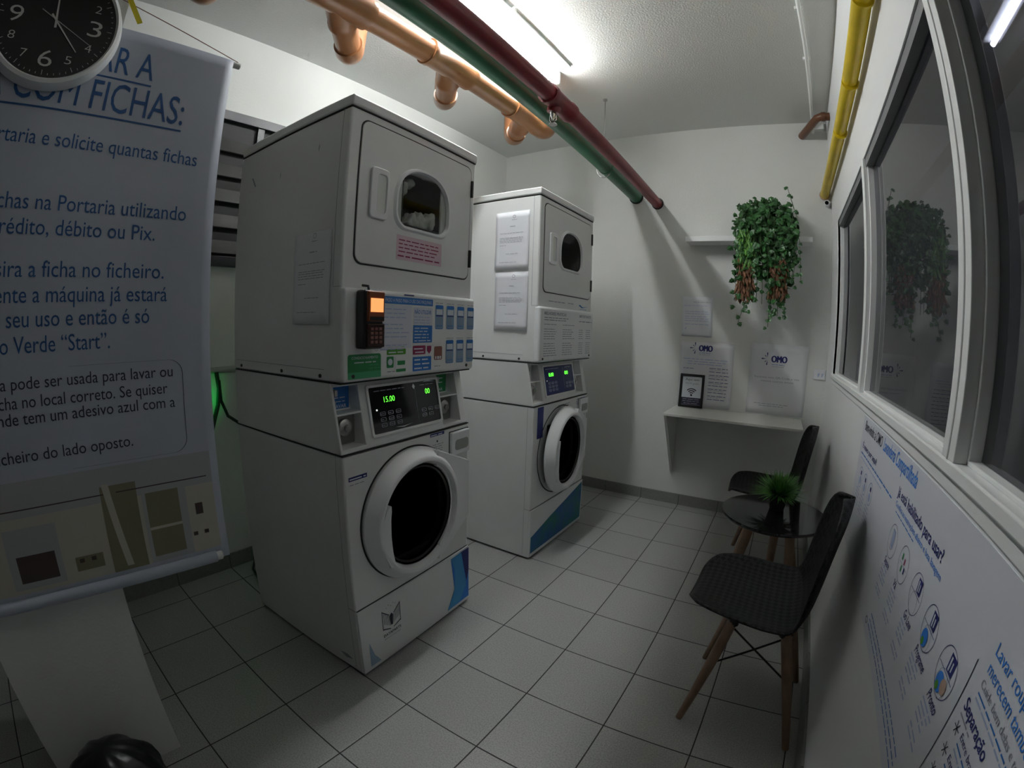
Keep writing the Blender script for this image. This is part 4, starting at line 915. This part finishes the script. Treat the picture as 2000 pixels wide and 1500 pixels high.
bm = B(); hk = Vector((-.35, -.57, 2.15)) - org; tube(bm, [FBl(-.045, 2.022, -.005), hk], .0012, 6); tube(bm, [FBl(-1.095, 2.022, -.005), hk], .0012, 6); obj('string', bm, m_inkbr, BN)
ink = Ink(FBl, .0014)
bl = m_inkban
ink.text('COMO UTILIZAR A', -.57, 1.890, .074, bl, width=.59, align='c'); ink.rect(-.865, -.275, 1.872, 1.877, bl, name='underline')
ink.text('MÁQUINA COM FICHAS:', -.57, 1.785, .078, bl, width=.79, align='c')
for k in range(8): a0 = -.965 + .79 * k / 8; ink.rect(a0, a0 + .79 / 8, 1.766, 1.771, bl, name='underline')
body = [('Portaria e solicite quantas fichas', -.132, 1.680, .036, .54), ('fichas na Portaria utilizando', -.146, 1.532, .036, .48), ('crédito, débito ou Pix.', -.222, 1.476, .036, .39), ('insira a ficha no ficheiro.', -.194, 1.384, .036, .43),
        ('Automaticamente a máquina já estará', -.184, 1.329, .036, .64), ('para seu uso e então é só', -.228, 1.277, .036, .42), ('o botão Verde “Start”.', -.325, 1.222, .036, .36)]
for t, a, b, h, w_ in body: ink.text(t, a + .012, b, h, bl, width=w_, align='r')
ink.outline([(x, y) for x, y in rrect(-1.02, -.134, .958, 1.187, .035, 8)], .0016, m_ink)
bl2 = [('ela pode ser usada para lavar ou', -.172, 1.146, .0265, .435), ('ficha no local correto. Se quiser', -.187, 1.106, .0265, .42), ('onde tem um adesivo azul com a', -.170, 1.071, .0265, .445), ('o ficheiro do lado oposto.', -.284, .990, .0265, .36)]
for t, a, b, h, w_ in bl2: ink.text(t, a + .012, b, h, m_ink, width=w_, align='r')
# printed laundry picture on the lower part
ink.g('printed_picture')
ink.grid(-1.065, -.080, .690, .945, m_beige, 0)
ink.grid(-1.065, -.080, .868, .950, m_pgrey, .0003)
ink.grid(-1.065, -.095, .885, .888, m_pdark, .0007)
ink.grid(-.62, -.49, .70, .845, m_pgrey, .0007); ink.grid(-.60, -.505, .715, .78, m_pdark, .0010)
ink.grid(-.37, -.28, .69, .905, m_olive, .0008); ink.grid(-.335, -.318, .70, .91, m_beige, .0011, skew=-.03)
ink.grid(-.27, -.155, .69, .885, m_pgrey, .0009); ink.grid(-.26, -.175, .705, .87, m_olive, .0012); ink.grid(-.26, -.175, .775, .782, m_beige, .0015)
ink.grid(-.135, -.115, .79, .82, m_pdark, .0012); ink.grid(-.46, -.39, .715, .75, m_olive, .0009)
for x in (-.45, -.42, -.15, -.12): ink.grid(x, x + .012, .735, .745, m_pdark, .0013)
ink.done(BN)
bm = B(); prism(bm, [(-.396, 2.110), (-.384, 2.118), (-.338, 2.052), (-.350, 2.044)], lambda a, b, c: Vector((c, a, b)), -.337, -.335); tag(obj('yellow_tape', bm, m_yellow2), 'short yellow tape strip on the top edge of the banner', 'tape')

# ------------------------------------------------------------------ wall clock
CK = empty('wall_clock', (-.325, -.553, 1.972), 'round black-faced wall clock with pale rim hanging over the banner', 'clock')
CF = lambda a, b, c: Vector((c, a, b))
bm = B(); prof = [(.0001, 0), (.165, 0), (.168, .012), (.160, .038), (.152, .042), (.147, .036)]
rings = []
for r, h in prof: rings.append([bm.verts.new(CF(r * math.cos(2 * PI * k / 72), r * math.sin(2 * PI * k / 72), h)) for k in range(72)])
for a, b in zip(rings, rings[1:]):
    for k in range(72): bm.faces.new((a[k], a[(k + 1) % 72], b[(k + 1) % 72], b[k]))
bmesh.ops.remove_doubles(bm, verts=bm.verts[:], dist=1e-5); bmesh.ops.recalc_face_normals(bm, faces=bm.faces[:]); obj('rim', bm, m_frame, CK, smooth=True)
bm = B(); prism(bm, circ(0, 0, .149, 72), CF, .030, .034); dial = obj('dial', bm, m_black, CK)
ik = Ink(CF, .0348)
for i, t in enumerate(('12', '1', '2', '3', '4', '5', '6', '7', '8', '9', '10', '11')):
    a = PI / 2 - i * PI / 6; big = i % 3 == 0; h = .042 if big else .021; r = .098 if big else .108
    ik.g('numeral').text(t, r * math.cos(a), r * math.sin(a) - h / 2, h, m_hand, width=(.034 if big else .016) * (1 if len(t) == 1 else 1.5), align='c', bold=-.006 if big else -.012, name='numeral')
for i in range(60):
    a = 2 * PI * i / 60; l = .012 if i % 5 == 0 else .005
    c_, s_ = math.cos(a), math.sin(a); r = .140; ik.poly([(r * c_ - .0006 * s_, r * s_ + .0006 * c_), (r * c_ + .0006 * s_, r * s_ - .0006 * c_), ((r - l) * c_ + .0006 * s_, (r - l) * s_ - .0006 * c_), ((r - l) * c_ - .0006 * s_, (r - l) * s_ + .0006 * c_)], m_hand, name='tick_mark')
ik.done(dial)
def hand(name, ang, l, w_, c, tail=.02):
    a = math.radians(ang); d = (math.cos(a), math.sin(a)); p = (-d[1], d[0]); bm = B()
    prism(bm, [(-d[0] * tail + p[0] * w_, -d[1] * tail + p[1] * w_), (-d[0] * tail - p[0] * w_, -d[1] * tail - p[1] * w_), (d[0] * l - p[0] * w_ * .5, d[1] * l - p[1] * w_ * .5), (d[0] * l + p[0] * w_ * .5, d[1] * l + p[1] * w_ * .5)], CF, c, c + .001); obj(name, bm, m_hand, CK)
hand('minute_hand', -47, .098, .0022, .0365); hand('hour_hand', 98, .07, .003, .038); hand('second_hand', -27, .11, .0008, .0395, .045)

# ------------------------------------------------------------------ bin bag in front of the pillar
BB = empty('bin_bag', (-.15, -.60, 0), 'shiny black bin bag bulging at the foot of the white pillar', 'bag')
bm = B(); bmesh.ops.create_uvsphere(bm, u_segments=48, v_segments=28, radius=1)
for v in bm.verts:
    c_ = v.co.copy(); a = math.atan2(c_.y, c_.x); k = 1 + .05 * math.sin(a * 7 + c_.z * 3) + .035 * math.sin(a * 13 - c_.z * 6)
    z = c_.z; r = .115 if z < 0 else .115
    v.co = Vector((c_.x * .125 * k, c_.y * .135 * k, .16 + (z * .16 if z < 0 else z * .15)))
    if v.co.z < .004: v.co.z = .0
obj('bag', bm, m_bag, BB, smooth='all')
